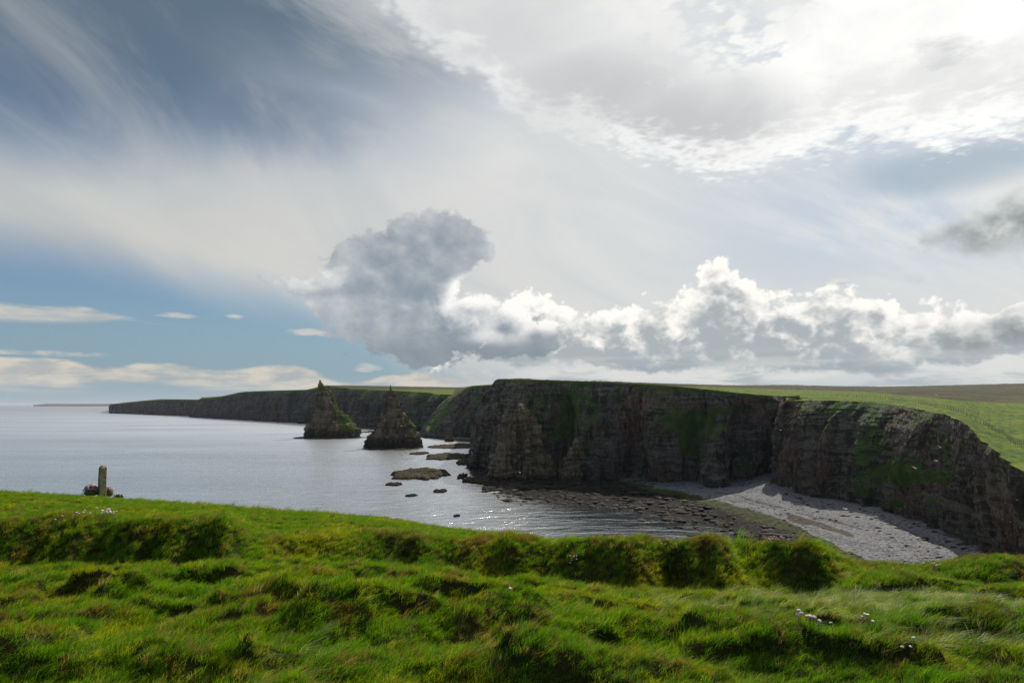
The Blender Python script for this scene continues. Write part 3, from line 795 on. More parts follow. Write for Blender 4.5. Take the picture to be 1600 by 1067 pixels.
# ------------------------------------------------------------------ stacks
def stack(name, rows, D0, ratio=0.8, na=260, nh=260, mat=None, rough=1.0, seed=0.0, parent=None, veg_fn=None, bed=2.2, sq=2.6, base_z=-2.0, amp=1.0):
    """rows: (row, px_left, px_right) from peak down, at centre depth D0"""
    rows = np.array(rows, float)
    L = at(rows[:, 1], rows[:, 0], D0); R = at(rows[:, 2], rows[:, 0], D0)
    z = (L[:, 2] + R[:, 2]) / 2; cx = (L[:, 0] + R[:, 0]) / 2; hw = np.maximum((R[:, 0] - L[:, 0]) / 2, 0.15)
    zs = np.linspace(z[0], base_z, nh)
    o = np.argsort(z)
    st_ = 6.0 + 2.0 * np.sin(zs * 0.21 + seed); zq = np.floor((zs + 1.3 * seed) / 5.5) * 5.5 - 1.3 * seed + 2.7
    lo_ = zs < z[0] - 0.12 * (z[0] - base_z)
    zz_ = np.where(lo_, 0.42 * zs + 0.58 * zq, zs)
    CX = np.interp(zz_, z[o], cx[o]); HW = np.interp(zz_, z[o], hw[o])
    th = np.linspace(0, 2 * np.pi, na, endpoint=False)
    c, s_ = np.cos(th), np.sin(th)
    r = (np.abs(c) ** sq + np.abs(s_) ** sq) ** (-1 / sq)
    TH = th[:, None] + 0 * zs[None]; Z = zs[None] + 0 * TH
    X = (r * c)[:, None] * HW[None]; Y = (r * s_)[:, None] * (HW * ratio)[None]
    sc = 22.0
    q = np.stack([X + 100, Y, Z * 0.45], -1) / sc * 1.6
    q4 = np.stack([X + 50, Y, Z * 0.22], -1) / 7.0
    q5 = np.stack([X + 50, Y, Z * 0.5], -1) / 2.6
    d = 0.12 * ridged(q, 3, 0.5, seed) + 0.17 * ridged(q4, 4, 0.6, seed + 5) + 0.10 * fbm(q5, 3, 0.6, seed + 9)
    d += 0.10 * fbm(np.stack([X, Y, Z * .6], -1) / 4.0, 4, 0.6, seed)
    b = Z / bed + fbm(np.stack([X, Y, Z], -1) / 20, 2, .5, seed) * 2
    hard = perlin(np.stack([np.floor(b) * 1.37, c[:, None] * 3.2 + 0 * Z, s_[:, None] * 3.2 + 0 * Z + seed], -1))
    fr = b - np.floor(b)
    d += rough * (hard * 0.09 - 0.02 * sstep(0, 1, fr))
    jb = perlin(np.stack([np.floor(TH * 7 + hard * 2), np.floor(b / 2) * 1.7, 0 * Z + seed], -1))
    d += rough * 0.07 * jb
    dm = (d - d.mean()) * np.clip(HW * 1.45 * amp, 0.4, 20.0)[None]
    dm = dm + 0.5 * jb * np.clip(HW * .1, .1, 1)[None]
    P = np.stack([CX[None] + X + c[:, None] * dm, D0 + Y + s_[:, None] * dm, Z], -1)
    P = np.concatenate([P, P[:1]], 0)
    nz = grid_normals(P)
    out = (nz[:-1, :, 0] * c[:, None] + nz[:-1, :, 1] * s_[:, None]).mean()
    nz *= np.sign(out)
    px, py = project(P)
    vn = fbm(P / 6, 4, .6, seed)
    veg = sstep(0.55, 0.9, nz[..., 2]) * 0.35 + vn * 0.3
    turf = 0 * veg
    if veg_fn is not None:
        v2, turf = veg_fn(px, py, P, nz, vn); veg = veg + v2
    ob = mesh_obj(name, P.reshape(-1, 3), grid_faces(na + 1, nh, flip=out < 0), mat or M_stack, parent, attrs={'veg': np.clip(veg, 0, 1.5).ravel(), 'turf': turf.ravel()})
    CLIFFS.append((P.reshape(-1, 3), grid_faces(na + 1, nh)))
    return ob

def slab(name, pxl, pxr, rowf, rowb, h, mat, parent=None, n=90, seed=0.0, edge=0.18):
    """low rock shelf whose waterline spans pixels pxl..pxr and rows rowb..rowf"""
    a, b = ground(pxl, (rowf + rowb) / 2), ground(pxr, (rowf + rowb) / 2)
    yf, yb = ground(0.5 * (pxl + pxr), rowf)[1], ground(0.5 * (pxl + pxr), rowb)[1]
    cx, hx = (a[0] + b[0]) / 2, (b[0] - a[0]) / 2
    cy, hy = (yf + yb) / 2, (yb - yf) / 2
    m = n * 2
    th = np.linspace(0, 2 * np.pi, m + 1); rr = np.linspace(1.25, 0, n // 2)
    T, Rr = np.meshgrid(th, rr, indexing='ij')
    out = 0.92 + 0.62 * fbm(np.stack([np.cos(T) * 1.7, np.sin(T) * 1.7, 0 * T + seed], -1), 5, .65)
    X = cx + hx * Rr * out * np.cos(T); Y = cy + hy * Rr * out * np.sin(T)
    xy = np.stack([X, Y, 0 * X], -1)
    f = sstep(1.08, 1.08 - edge, Rr)
    st = f * h * (0.70 + 0.9 * fbm(xy / np.array([max(hx * 0.6, 1), max(hy * .5, 1), 1]), 5, .65, seed))
    step = h * 0.22
    st = np.floor(st / step + 1.2 * fbm(xy / np.array([7, 3, 1]), 3)) * step * 0.75 + st * 0.25
    Z = -0.6 + st * 1.0 + 0.6 * f + 0.30 * fbm(xy / np.array([2.2, 1.1, 1]), 3, .6) * f
    P = np.stack([X, Y, Z], -1)
    nz = grid_normals(P)
    return mesh_obj(name, P.reshape(-1, 3), grid_faces(m + 1, n // 2, flip=nz[..., 2].mean() < 0), mat, parent)

def veg_left(px, py, P, nz, vn):
    right = np.interp(py, [600, 612, 625, 640, 655, 670, 685], [503, 512, 518, 522, 526, 530, 531])
    g = sstep(-4, 5, px - right + vn * 6) * sstep(682, 668, py + vn * 6)
    g = np.maximum(g, sstep(600, 603, py) * sstep(616, 608, py) * 0.7)
    return g * 1.0, g * 0.55
def veg_right(px, py, P, nz, vn):
    g = sstep(-2, 10, px - np.interp(py, [602, 640, 650, 690], [640, 632, 622, 632]) + vn * 16) * sstep(684, 670, py) * 0.6
    return g, g * 0.5
rt = tag(empty('sea_stack', tuple(at(520, 684, 835.0) * np.array([1, 1, 0]))), 'tall pointed rock stack with a green slope on its right side', 'sea stack')
D1 = 42 * F / (684 - 632) + 18
def parent_keep(o, p): o.parent = p; o.matrix_parent_inverse = Matrix.Translation(-p.location)
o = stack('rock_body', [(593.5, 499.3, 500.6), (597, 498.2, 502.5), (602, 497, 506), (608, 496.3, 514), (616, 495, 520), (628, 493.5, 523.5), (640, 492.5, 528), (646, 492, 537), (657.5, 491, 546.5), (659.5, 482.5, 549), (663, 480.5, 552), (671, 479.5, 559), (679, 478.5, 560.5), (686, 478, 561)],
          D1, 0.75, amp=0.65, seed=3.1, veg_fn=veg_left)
parent_keep(o, rt)
o = slab('rock_shelf', 459, 570, 687, 680.5, 1.0, M_skerry, seed=1.0); parent_keep(o, rt)
D2 = 42 * F / (700 - 632) + 16
rt2 = tag(empty('sea_stack', tuple(at(615, 700, D2) * np.array([1, 1, 0]))), 'stepped brown rock stack with a needle tip and square dark base', 'sea stack')
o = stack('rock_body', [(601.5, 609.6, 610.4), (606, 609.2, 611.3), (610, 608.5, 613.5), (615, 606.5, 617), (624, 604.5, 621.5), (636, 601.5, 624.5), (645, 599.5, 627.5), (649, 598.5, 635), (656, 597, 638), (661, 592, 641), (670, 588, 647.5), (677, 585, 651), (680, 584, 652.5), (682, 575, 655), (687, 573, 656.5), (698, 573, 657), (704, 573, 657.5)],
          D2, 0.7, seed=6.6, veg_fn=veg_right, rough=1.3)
parent_keep(o, rt2)
o = slab('rock_shelf', 566, 663, 704, 698, 1.0, M_skerry, seed=2.0); parent_keep(o, rt2)
D3 = 42 * F / (689 - 632)
rt3 = tag(empty('sea_stack', tuple(at(702, 689, D3) * np.array([1, 1, 0]))), 'tiny dark pointed stack in front of the far cove', 'sea stack')
o = stack('rock_body', [(671, 700.6, 701.8), (675, 699.5, 704), (680, 698.5, 706), (685, 696.5, 708.5), (690, 695.5, 709), (696, 695, 709)], D3, 0.9, na=90, nh=80, seed=9.9, mat=M_cliff)
parent_keep(o, rt3)
# half-detached pinnacle and buttress standing against the near cliff
Dp = ground(810, 745, 1)[1] - 8
rt4 = tag(empty('rock_pinnacle', tuple(at(810, 740, Dp) * np.array([1, 1, 0]))), 'leaning dark pinnacle standing against the left end of the near cliff', 'rock pinnacle')
def veg_pin(px, py, P, nz, vn): return 0.25 * sstep(800, 830, px) + 0.1 + 0 * px, 0 * px
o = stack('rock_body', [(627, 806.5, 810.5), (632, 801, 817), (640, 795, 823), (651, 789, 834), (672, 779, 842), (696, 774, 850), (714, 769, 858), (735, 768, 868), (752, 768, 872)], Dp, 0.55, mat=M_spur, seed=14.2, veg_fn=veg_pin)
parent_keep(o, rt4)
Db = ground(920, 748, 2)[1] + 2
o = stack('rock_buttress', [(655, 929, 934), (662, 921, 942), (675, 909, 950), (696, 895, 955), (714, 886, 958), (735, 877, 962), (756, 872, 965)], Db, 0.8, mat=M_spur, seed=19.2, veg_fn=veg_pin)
tag(o, 'blunt buttress leaning out from the foot of the near cliff', kind='structure')

# ------------------------------------------------------------------ skerries
SK = [(612, 706, 750, 735, 2.6, 'largest flat brown skerry lying off the near cliff'),
      (602, 628, 759.5, 754.5, 1.0, 'thin low skerry just left below the largest flat one'),
      (676, 698, 770, 765.5, 1.0, 'small dark skerry alone in the water below the largest one'),
      (633, 653, 776.5, 772, 0.5, 'thin awash rock sliver with a trace of foam'),
      (714, 730, 749, 741, 1.6, 'small humped brown skerry near the foot of the cliff'),
      (724, 775, 757, 745, 2.0, 'flat brown skerry touching the rocky foot of the near cliff'),
      (753, 776, 767.5, 760.5, 1.5, 'low pale skerry at the left end of the rock platform'),
      (664, 745, 719, 709, 2.2, 'long low skerry between the stepped stack and the near cliff'),
      (640, 672, 711, 706.5, 1.0, 'thin skerry trailing right from the stepped stack'),
      (668, 745, 702, 694, 1.6, 'ragged skerry around the foot of the tiny stack'),
      (712, 750, 728, 718, 1.8, 'dark skerry close under the left corner of the near cliff'),
      (776, 830, 766, 757, 1.6, 'flat rock ledge at the waterline before the pinnacle'),
      (708, 719, 808, 804.5, 0.5, 'tiny rock breaking the water just beyond the grass edge'),
      (560, 600, 676, 673.5, 1.0, 'low dark reef between the two stacks'),]
for i, (a, b, c, d_, h, lab) in enumerate(SK):
    o = slab('skerry', a, b, c, d_, h, M_skerry, seed=3.3 + i * 2.7, n=70)
    tag(o, lab, 'skerry')

# ------------------------------------------------------------------ boulders on the platform
def icos():
    bm = bmesh.new(); bmesh.ops.create_icosphere(bm, subdivisions=2, radius=1)
    V = np.array([v.co[:] for v in bm.verts]); Fc = np.array([[v.index for v in f.verts] for f in bm.faces]); bm.free()
    return V, Fc
IV, IF = icos()
def boulders():
    ns, nt = BP.shape[:2]
    Vs, Fs, tone, weed, pale = [], [], [], [], []
    n = 0; tries = 0
    while n < 5200 and tries < 60000:
        tries += 1
        i, j = random.randrange(ns), random.randrange(10, nt - 10)
        zn = BZ[i, j]; p = BP[i, j]
        if not (720 < BX[i, j] < 1620): continue
        if zn < 0.5: size = random.choice([0.25, 0.35, 0.5, 0.7, 1.0, 1.7]) * random.uniform(.7, 1.2); keep = 0.9 if p[2] > -0.5 else (0.25 if p[2] > -1.2 else 0.0)
        elif zn < 1.5: size = random.choice([0.2, 0.3, 0.45, 0.6]); keep = 0.8
        else: size = random.choice([0.18, 0.25, 0.35, 0.5]) if j < nt - 62 else random.choice([0.15, 0.25, 0.4, 0.7]); keep = 0.5
        if random.random() > keep: continue
        v = IV * (1 + 0.35 * perlin(IV * 1.3 + n * 3.1)[:, None]) * np.array([1.35, 0.9, 0.38]) * size
        a = random.random() * 6.28; c, s = math.cos(a), math.sin(a)
        v = v @ np.array([[c, s, 0], [-s, c, 0], [0, 0, 1]])
        z0 = p[2] if p[2] > -0.2 else random.uniform(-0.35, 0.0) * size
        v = v + np.array([p[0] + random.uniform(-.5, .5), p[1] + random.uniform(-.5, .5), z0 + 0.12 * size])
        Vs.append(v); Fs.append(IF + n * len(IV)); k = len(IV)
        tone += [random.random() ** (3 if zn < 1.5 else 1.2)] * k; weed += [1.0 if 0.5 < zn < 1.5 and random.random() < .7 else 0.0] * k; pale += [1.0 if zn > 1.5 and (j < nt - 62 or random.random() < .4) else 0.0] * k
        n += 1
    o = mesh_obj('shore_boulders', np.vstack(Vs), np.vstack(Fs), M_boulder, smooth=False, attrs={'tone': tone, 'weed': weed, 'pale': pale})
    tag(o, 'countless boulders strewn over the shore below the cliffs', kind='stuff')
boulders()

# ------------------------------------------------------------------ foreground turf
PROF = [  # px, bank foot y,z ; bank top y,z ; edge y,z
    (-700, 12.0, -2.85, 12.9, -2.2, 27, -3.2), (0, 12.0, -2.88, 12.9, -2.18, 27, -3.40), (160, 12.2, -2.85, 13.2, -2.25, 25.5, -3.42), (300, 12.0, -2.86, 12.8, -2.15, 25, -3.6), (360, 12.0, -2.85, 12.7, -2.08, 25, -3.70), (400, 12.4, -2.84, 13.4, -2.55, 25, -3.75),
    (450, 13.0, -2.92, 13.8, -2.72, 25, -3.83), (600, 13.0, -2.92, 13.7, -2.62, 24, -3.92), (660, 12.8, -2.95, 13.4, -2.60, 23.5, -4.05), (700, 12.8, -3.0, 13.8, -2.85, 23, -4.1), (760, 12.4, -3.02, 13.1, -2.60, 22, -4.1), (800, 12.3, -3.02, 13.0, -2.55, 21, -4.0), (860, 12.2, -3.05, 13.2, -2.78, 20, -4.0),
    (950, 11.8, -3.07, 12.6, -2.56, 17.5, -3.62), (1100, 11.6, -3.08, 12.4, -2.52, 15.2, -3.2), (1140, 11.5, -3.08, 12.4, -2.62, 15, -3.18), (1200, 11.4, -3.08, 12.3, -2.62, 14.8, -3.15), (1260, 11.4, -3.06, 12.2, -2.55, 14.6, -3.2), (1310, 11.8, -3.10, 12.8, -2.98, 15.5, -3.58),
    (1400, 12.4, -3.2, 13.6, -3.22, 17, -3.95), (1470, 12.0, -3.15, 12.9, -3.05, 17, -3.98), (1540, 11.7, -3.08, 12.4, -2.9, 17, -3.98), (1600, 11.6, -3.05, 12.3, -2.85, 17, -3.98), (2300, 11.6, -3.0, 12.3, -2.6, 18, -4.1)]
PROF = np.array(PROF, float)
HUM = [  # explicit hummocks: px, row of the crest, half width (m), height
    (60, 962, 1.2, .25), (200, 925, 1.7, .36), (285, 912, .7, .30), (400, 945, .9, .25), (470, 975, 1.2, .32), (590, 985, 1.2, .30), (745, 975, 1.3, .30), (860, 985, 1.0, .33), (1040, 1010, .8, .30), (1130, 900, .5, .2),
    (985, 945, .8, .14), (1330, 1005, 1.0, .25), (1440, 905, 1.1, .22), (1570, 885, 1.2, .28), (1500, 1010, 1.3, .36), (1590, 1015, .8, .3), (1310, 975, .7, .15), (660, 935, .5, .2), (530, 930, .6, .18), (900, 1040, 1.0, .3), (350, 1030, .9, .25), (100, 1040, 1.0, .25), (700, 1045, .9, .2), (1200, 1045, .9, .22), (20, 905, .7, .2)]

def terrain_base(x, y):
    px = 800 + F * x / np.maximum(y, 1.0)
    g = [np.interp(px, PROF[:, 0], PROF[:, k]) for k in range(7)]
    nb = 0.75 * fbm(np.stack([x / 1.3, 0 * x + 3, 0 * x], -1), 3, .6)
    yb, zb, yt, zt, ye, ze = g[1] + nb, g[2], g[3] + nb, g[4], g[5], g[6]
    mid = sstep(420, 560, px) * sstep(1330, 1280, px)
    yb = yb + 0.15 * (yt - yb); zt = zt + 0.07 * mid; zb = zb - 0.05 * mid
    soft_ = sstep(-0.05, 0.40, perlin(np.stack([x / 1.25, 0 * x + 21, 0 * x], -1)))
    yt = yt + 0.12 + 0.6 * soft_; yb = yb - 0.05 - 0.30 * soft_; zt = zt + 0.05 - 0.20 * (nb + 0.12 + 0.6 * soft_); zb = zb - 0.22 * nb; zt = zt + 0.06 * perlin(np.stack([x / 1.9, 0 * x + 33, 0 * x], -1))
    yt = yt + 0.22 * perlin(np.stack([x / 0.55, 0 * x + 12, 0 * x], -1))
    yt = np.maximum(yt, yb + 0.2)
    zt = zt + 0.10 * fbm(np.stack([x / 0.9, 0 * x + 8, 0 * x], -1), 3, .6)
    z_front = -1.30 + (zb + 1.30) * ((y / yb)) ** 0.93
    u = np.clip((y - yb) / (yt - yb), 0, 1)
    z_bank = zb + (zt - zb) * (u * u * (3 - 2 * u)) + 0.07 * fbm(np.stack([x / 0.6, y / 0.5, 0 * x + 9], -1), 3, .6) * np.sin(np.pi * u)
    v = np.clip((y - yt) / (ye - yt), 0, 1)
    z_back = zt + (ze - zt) * v
    z = np.where(y < yb, z_front, np.where(y < yt, z_bank, z_back))
    over = np.maximum(y - ye, 0)
    z = z - over ** 1.6 * 0.9 - over * 0.05
    return z, yb, yt, ye

def terrain(x, y):
    x = np.asarray(x, float); y = np.asarray(y, float)
    z, yb, yt, ye = terrain_base(x, y)
    q = np.stack([x / 1.7, y / 0.85, 0 * x], -1)
    w = np.stack([x / 0.8, y / 0.8, 0 * x + 5], -1)
    q[..., 0] += 0.35 * perlin(w); q[..., 1] += 0.35 * perlin(w + 31.3)
    n = fbm(q, 3, 0.5)
    fr = sstep(2.0, 4.0, y) * sstep(0.0, -1.2, y - yb)
    bk = sstep(0.0, 2.0, y - yt) * sstep(1.0, -3, y - ye)
    h = 0.140 * sstep(0.05, 0.20, n) + 0.04 * n + 0.05 * sstep(0.0, 0.25, fbm(np.stack([x / 0.9, y / 0.55, 0 * x + 50], -1), 2, .5))
    z = z + h * (fr + 0.30 * bk)
    z = z + (0.05 * fbm(np.stack([x, y, 0 * x], -1) / 0.33, 3, .6) + 0.05 * np.abs(fbm(np.stack([x, y, 0 * x], -1) / 0.6, 2, .6, 3.0))) * sstep(4, -2, y - ye)
    for (hx, hy, hwid, hh) in HUMW:
        dx = (x - hx) / hwid; dy = (y - hy)
        nz_ = 0.25 * perlin(np.stack([x * 2.1, y * 2.1, 0 * x + hx], -1))
        prof = np.where(dy < 0, sstep(-0.42, -0.04, dy + nz_), np.exp(-(dy / 1.1) ** 2))
        z = z + 0.50 * hh * np.exp(-dx ** 4) * prof
    return z + EYE
HUMW = []
def ray_terrain(px, py, ymax=40):
    r = ray(px, py)
    ys = np.linspace(2.5, ymax, 4000)
    X = r[0] / r[1] * ys; Z = EYE + r[2] / r[1] * ys
    T = terrain(X, ys)
    k = np.argmax(T > Z)
    if not (T > Z).any(): k = int(np.argmax((T - Z) * (ys > 8) - 99 * (ys <= 8)))
    return np.array([X[k], ys[k], T[k]])
_h = []
for (px_, row_, w_, h_) in HUM:
    p_ = ray_terrain(px_, row_ + 18)
    if p_ is not None: _h.append((p_[0], p_[1] + .15, w_, h_))
HUMW = _h

def turf_mat():
    m, t, b, o = new_mat('foreground_soil')
    p = pos(t)
    n = t.noise(p, 1.2, 5, 0.6)
    c = t.mix(t.ss(n, 0.35, 0.65), (0.030, 0.045, 0.008), (0.065, 0.055, 0.020))
    t.put(b.inputs['Base Color'], c); b.inputs['Roughness'].default_value = 1.0; b.inputs['Specular IOR Level'].default_value = 0.0
    bump(t, b, t.noise(p, 12, 4, 0.7), 1.0, 0.08)
    return m
M_turf = turf_mat()
def build_turf():
    nu, ny = 760, 640
    u = np.linspace(-1.35, 1.35, nu)
    yy = np.concatenate([np.linspace(-6, 2.0, 30, endpoint=False), 2.0 * (20.0) ** np.linspace(0, 1, ny - 30)])
    U, Y = np.meshgrid(u, yy, indexing='ij')
    X = U * np.maximum(Y, 8.0)
    Z = terrain(X, np.maximum(Y, 1.2)) - np.where(Y < 1.2, 0, 0)
    Z = np.maximum(Z, -4)
    P = np.stack([X, Y, Z], -1)
    nz = grid_normals(P)
    o = mesh_obj('headland_ground', P.reshape(-1, 3), grid_faces(nu, ny, flip=nz[..., 2].mean() < 0), M_turf)
    tag(o, 'hummocky turf of the headland in the foreground', kind='structure')
build_turf()

def grass_mat():
    m, t, b, o = new_mat('grass_blade')
    t.nt.nodes.remove(b)
    p = pos(t)
    ri = S(t, t.node('ShaderNodeObjectInfo').outputs['Random'])
    n = t.noise(p, 0.55, 4, 0.6); n2 = t.noise(p, 2.1, 3, 0.6)
    tip = attr(t, 'tip')
    lush = t.mix(ri, (0.070, 0.180, 0.004), (0.135, 0.265, 0.006))
    olive = t.mix(ri, (0.185, 0.240, 0.006), (0.295, 0.320, 0.010))
    c = t.mix(t.ss(n + (ri - 0.5) * 0.18, 0.48, 0.68), lush, olive)
    dry = t.ss(n2 + (ri - 0.5) * 0.35, 0.57, 0.70)
    c = t.mix(dry * 0.8, c, (0.175, 0.120, 0.035))
    dn = t.node('ShaderNodeAttribute', attribute_name='dryness', attribute_type='INSTANCER')
    c = t.mix(t.ss(S(t, dn.outputs['Fac']), 0.22, 0.6, 0, 0.9), c, (0.155, 0.098, 0.036))
    straw = t.ss(ri, 0.90, 0.95)
    c = t.mix(straw * 0.6, c, (0.30, 0.28, 0.12))
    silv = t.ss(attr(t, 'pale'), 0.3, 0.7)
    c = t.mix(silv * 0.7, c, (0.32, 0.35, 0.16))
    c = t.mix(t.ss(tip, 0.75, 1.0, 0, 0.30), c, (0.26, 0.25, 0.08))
    d1 = t.node('ShaderNodeBsdfDiffuse'); t.put(d1.inputs[0], c)
    tr = t.node('ShaderNodeBsdfTranslucent'); t.put(tr.inputs[0], t.mix(1.0, c, (1.55, 1.50, 0.75), 'MULTIPLY'))
    gl = t.node('ShaderNodeBsdfGlossy'); gl.inputs[1].default_value = 0.42; t.put(gl.inputs[0], (0.8, 0.85, 0.7, 1))
    mx = t.node('ShaderNodeMixShader'); mx.inputs[0].default_value = 0.54
    t.nt.links.new(d1.outputs[0], mx.inputs[1]); t.nt.links.new(tr.outputs[0], mx.inputs[2])
    m2 = t.node('ShaderNodeMixShader'); m2.inputs[0].default_value = 0.025
    t.nt.links.new(mx.outputs[0], m2.inputs[1]); t.nt.links.new(gl.outputs[0], m2.inputs[2])
    t.nt.links.new(m2.outputs[0], o.inputs[0])
    return m
M_grass = grass_mat()

def tuft(nb, hgt, spread, lean, wid, pale=0.0, seed=0):
    r = np.random.default_rng(seed)
    V, Fc, tip = [], [], []
    for _ in range(nb):
        a = r.uniform(0, 6.283); rad = spread * math.sqrt(r.uniform()); h = hgt * r.uniform(0.55, 1.15)
        bx, by = rad * math.cos(a), rad * math.sin(a)
        da = r.uniform(0, 6.283); bend = r.uniform(0.15, 0.6) * h
        dx, dy = bend * math.cos(da) + lean * h, bend * math.sin(da)
        fa = r.uniform(0, 6.283); wx, wy = math.cos(fa) * wid, math.sin(fa) * wid
        k = len(V)
        for j, (s, w) in enumerate(((0, 1.0), (0.4, 0.9), (0.75, 0.6))):
            cx, cy, cz = bx + dx * s * s, by + dy * s * s, h * (s - 0.22 * s * s) - 0.02
            V += [(cx - wx * w, cy - wy * w, cz), (cx + wx * w, cy + wy * w, cz)]; tip += [s, s]
        V.append((bx + dx, by + dy, h * 0.76 - .02)); tip.append(1.0)
        Fc += [(k, k + 1, k + 3, k + 2), (k + 2, k + 3, k + 5, k + 4), (k + 4, k + 5, k + 6)]
    return V, Fc, tip

def build_grass():
    coll = bpy.data.collections.new('grass_tufts')
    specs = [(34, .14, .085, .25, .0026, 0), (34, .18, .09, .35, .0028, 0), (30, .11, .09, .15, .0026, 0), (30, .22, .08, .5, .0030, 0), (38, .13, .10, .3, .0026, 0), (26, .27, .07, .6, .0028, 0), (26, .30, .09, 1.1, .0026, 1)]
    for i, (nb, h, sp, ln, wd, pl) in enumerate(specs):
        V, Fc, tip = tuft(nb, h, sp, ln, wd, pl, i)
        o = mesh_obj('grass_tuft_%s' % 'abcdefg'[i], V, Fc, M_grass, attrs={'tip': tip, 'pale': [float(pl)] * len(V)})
        COL.objects.unlink(o); coll.objects.link(o)
    N = 300000
    ymin, ymax = 1.6, 33.0
    # density falls with distance, area grows with it
    y = ymin + (ymax - ymin) * rng.random(N) ** 1.25
    x = rng.uniform(-1, 1, N) * (0.82 * y + 6.5)
    z, yb, yt, ye = terrain_base(x, y)
    keep = y < ye + 1.6
    x, y = x[keep], y[keep]; yb, yt, ye = yb[keep], yt[keep], ye[keep]
    z = terrain(x, y)
    e = 0.06
    gx = (terrain(x + e, y) - terrain(x - e, y)) / (2 * e); gy = (terrain(x, y + e) - terrain(x, y - e)) / (2 * e)
    n = len(x)
    P3 = np.stack([x, y, 0 * x], -1)
    len_n = fbm(P3 / 1.1, 3, .6, 40.0)
    sc = (0.75 + 0.45 * rng.random(n)) * (1 + 0.45 * np.clip(len_n, -1, 1)) * np.interp(y, [3, 10, 30], [0.48, 0.68, 0.90])
    sc *= np.where((y > yt + 0.6), 0.72, 1.0)
    sc *= np.where((rng.random(n) < 0.10) & (y > ye - 2.5), 1.9, 1.0)
    # grass hugs the slope a little and streams with the wind to the right
    rx = np.clip(gy, -1.0, 1.2) * 0.15 + rng.normal(0, .12, n)
    ry = -np.clip(gx, -1, 1) * 0.35 + rng.normal(0.10, .12, n)
    rz = rng.uniform(-0.9, 0.9, n)
    pick = rng.choice(6, n, p=[.24, .2, .2, .12, .18, .06])
    px, py = project(np.stack([x, y, z], -1))
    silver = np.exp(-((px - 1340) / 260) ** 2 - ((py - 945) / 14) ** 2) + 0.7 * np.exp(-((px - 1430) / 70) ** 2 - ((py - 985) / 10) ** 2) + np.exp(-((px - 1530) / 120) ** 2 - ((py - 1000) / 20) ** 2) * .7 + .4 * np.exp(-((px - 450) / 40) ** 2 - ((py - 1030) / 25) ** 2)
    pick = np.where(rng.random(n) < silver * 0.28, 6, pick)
    me = bpy.data.meshes.new('grass'); me.vertices.add(n)
    me.vertices.foreach_set('co', np.stack([x, y, z], -1).astype(np.float32).ravel())
    a = me.attributes.new('rot', 'FLOAT_VECTOR', 'POINT'); a.data.foreach_set('vector', np.stack([rx, ry, rz], -1).astype(np.float32).ravel())
    face = sstep(0.35, 1.0, gy) * sstep(-0.6, 0.1, y - yb) * sstep(1.6, 0.4, y - yt)
    crest = np.exp(-((y - yt - 0.1) / 0.35) ** 2) * (fbm(P3 / 1.6, 2, .5, 60.0) > -0.05)
    dryv = np.clip(0.22 * face * rng.random(n) + 0.9 * crest * rng.random(n) + 0.9 * sstep(0.22, 0.5, fbm(P3 / 1.4, 3, .6, 77.0)) * rng.random(n), 0, 1)
    a = me.attributes.new('dryness', 'FLOAT', 'POINT'); a.data.foreach_set('value', dryv.astype(np.float32))
    a = me.attributes.new('scl', 'FLOAT', 'POINT'); a.data.foreach_set('value', sc.astype(np.float32))
    a = me.attributes.new('pick', 'INT', 'POINT'); a.data.foreach_set('value', pick.astype(np.int32))
    me.materials.append(M_grass)
    o = bpy.data.objects.new('grass', me); COL.objects.link(o)
    tag(o, 'long windblown grass covering the headland in the foreground', 'grass', kind='stuff')
    ng = bpy.data.node_groups.new('grass_scatter', 'GeometryNodeTree')
    ng.interface.new_socket('Geometry', in_out='INPUT', socket_type='NodeSocketGeometry')
    ng.interface.new_socket('Geometry', in_out='OUTPUT', socket_type='NodeSocketGeometry')
    gi = ng.nodes.new('NodeGroupInput'); go = ng.nodes.new('NodeGroupOutput')
    ci = ng.nodes.new('GeometryNodeCollectionInfo'); ci.inputs[0].default_value = coll
    ci.inputs['Separate Children'].default_value = True; ci.inputs['Reset Children'].default_value = True
    ip = ng.nodes.new('GeometryNodeInstanceOnPoints'); ip.inputs['Pick Instance'].default_value = True
    def na(name, ty):
        q = ng.nodes.new('GeometryNodeInputNamedAttribute'); q.data_type = ty; q.inputs[0].default_value = name; return q.outputs[0]
    L = ng.links.new
    L(gi.outputs[0], ip.inputs['Points']); L(ci.outputs[0], ip.inputs['Instance'])
    L(na('pick', 'INT'), ip.inputs['Instance Index']); L(na('rot', 'FLOAT_VECTOR'), ip.inputs['Rotation']); L(na('scl', 'FLOAT'), ip.inputs['Scale'])
    L(ip.outputs[0], go.inputs[0])
    md = o.modifiers.new('scatter', 'NODES'); md.node_group = ng
build_grass()

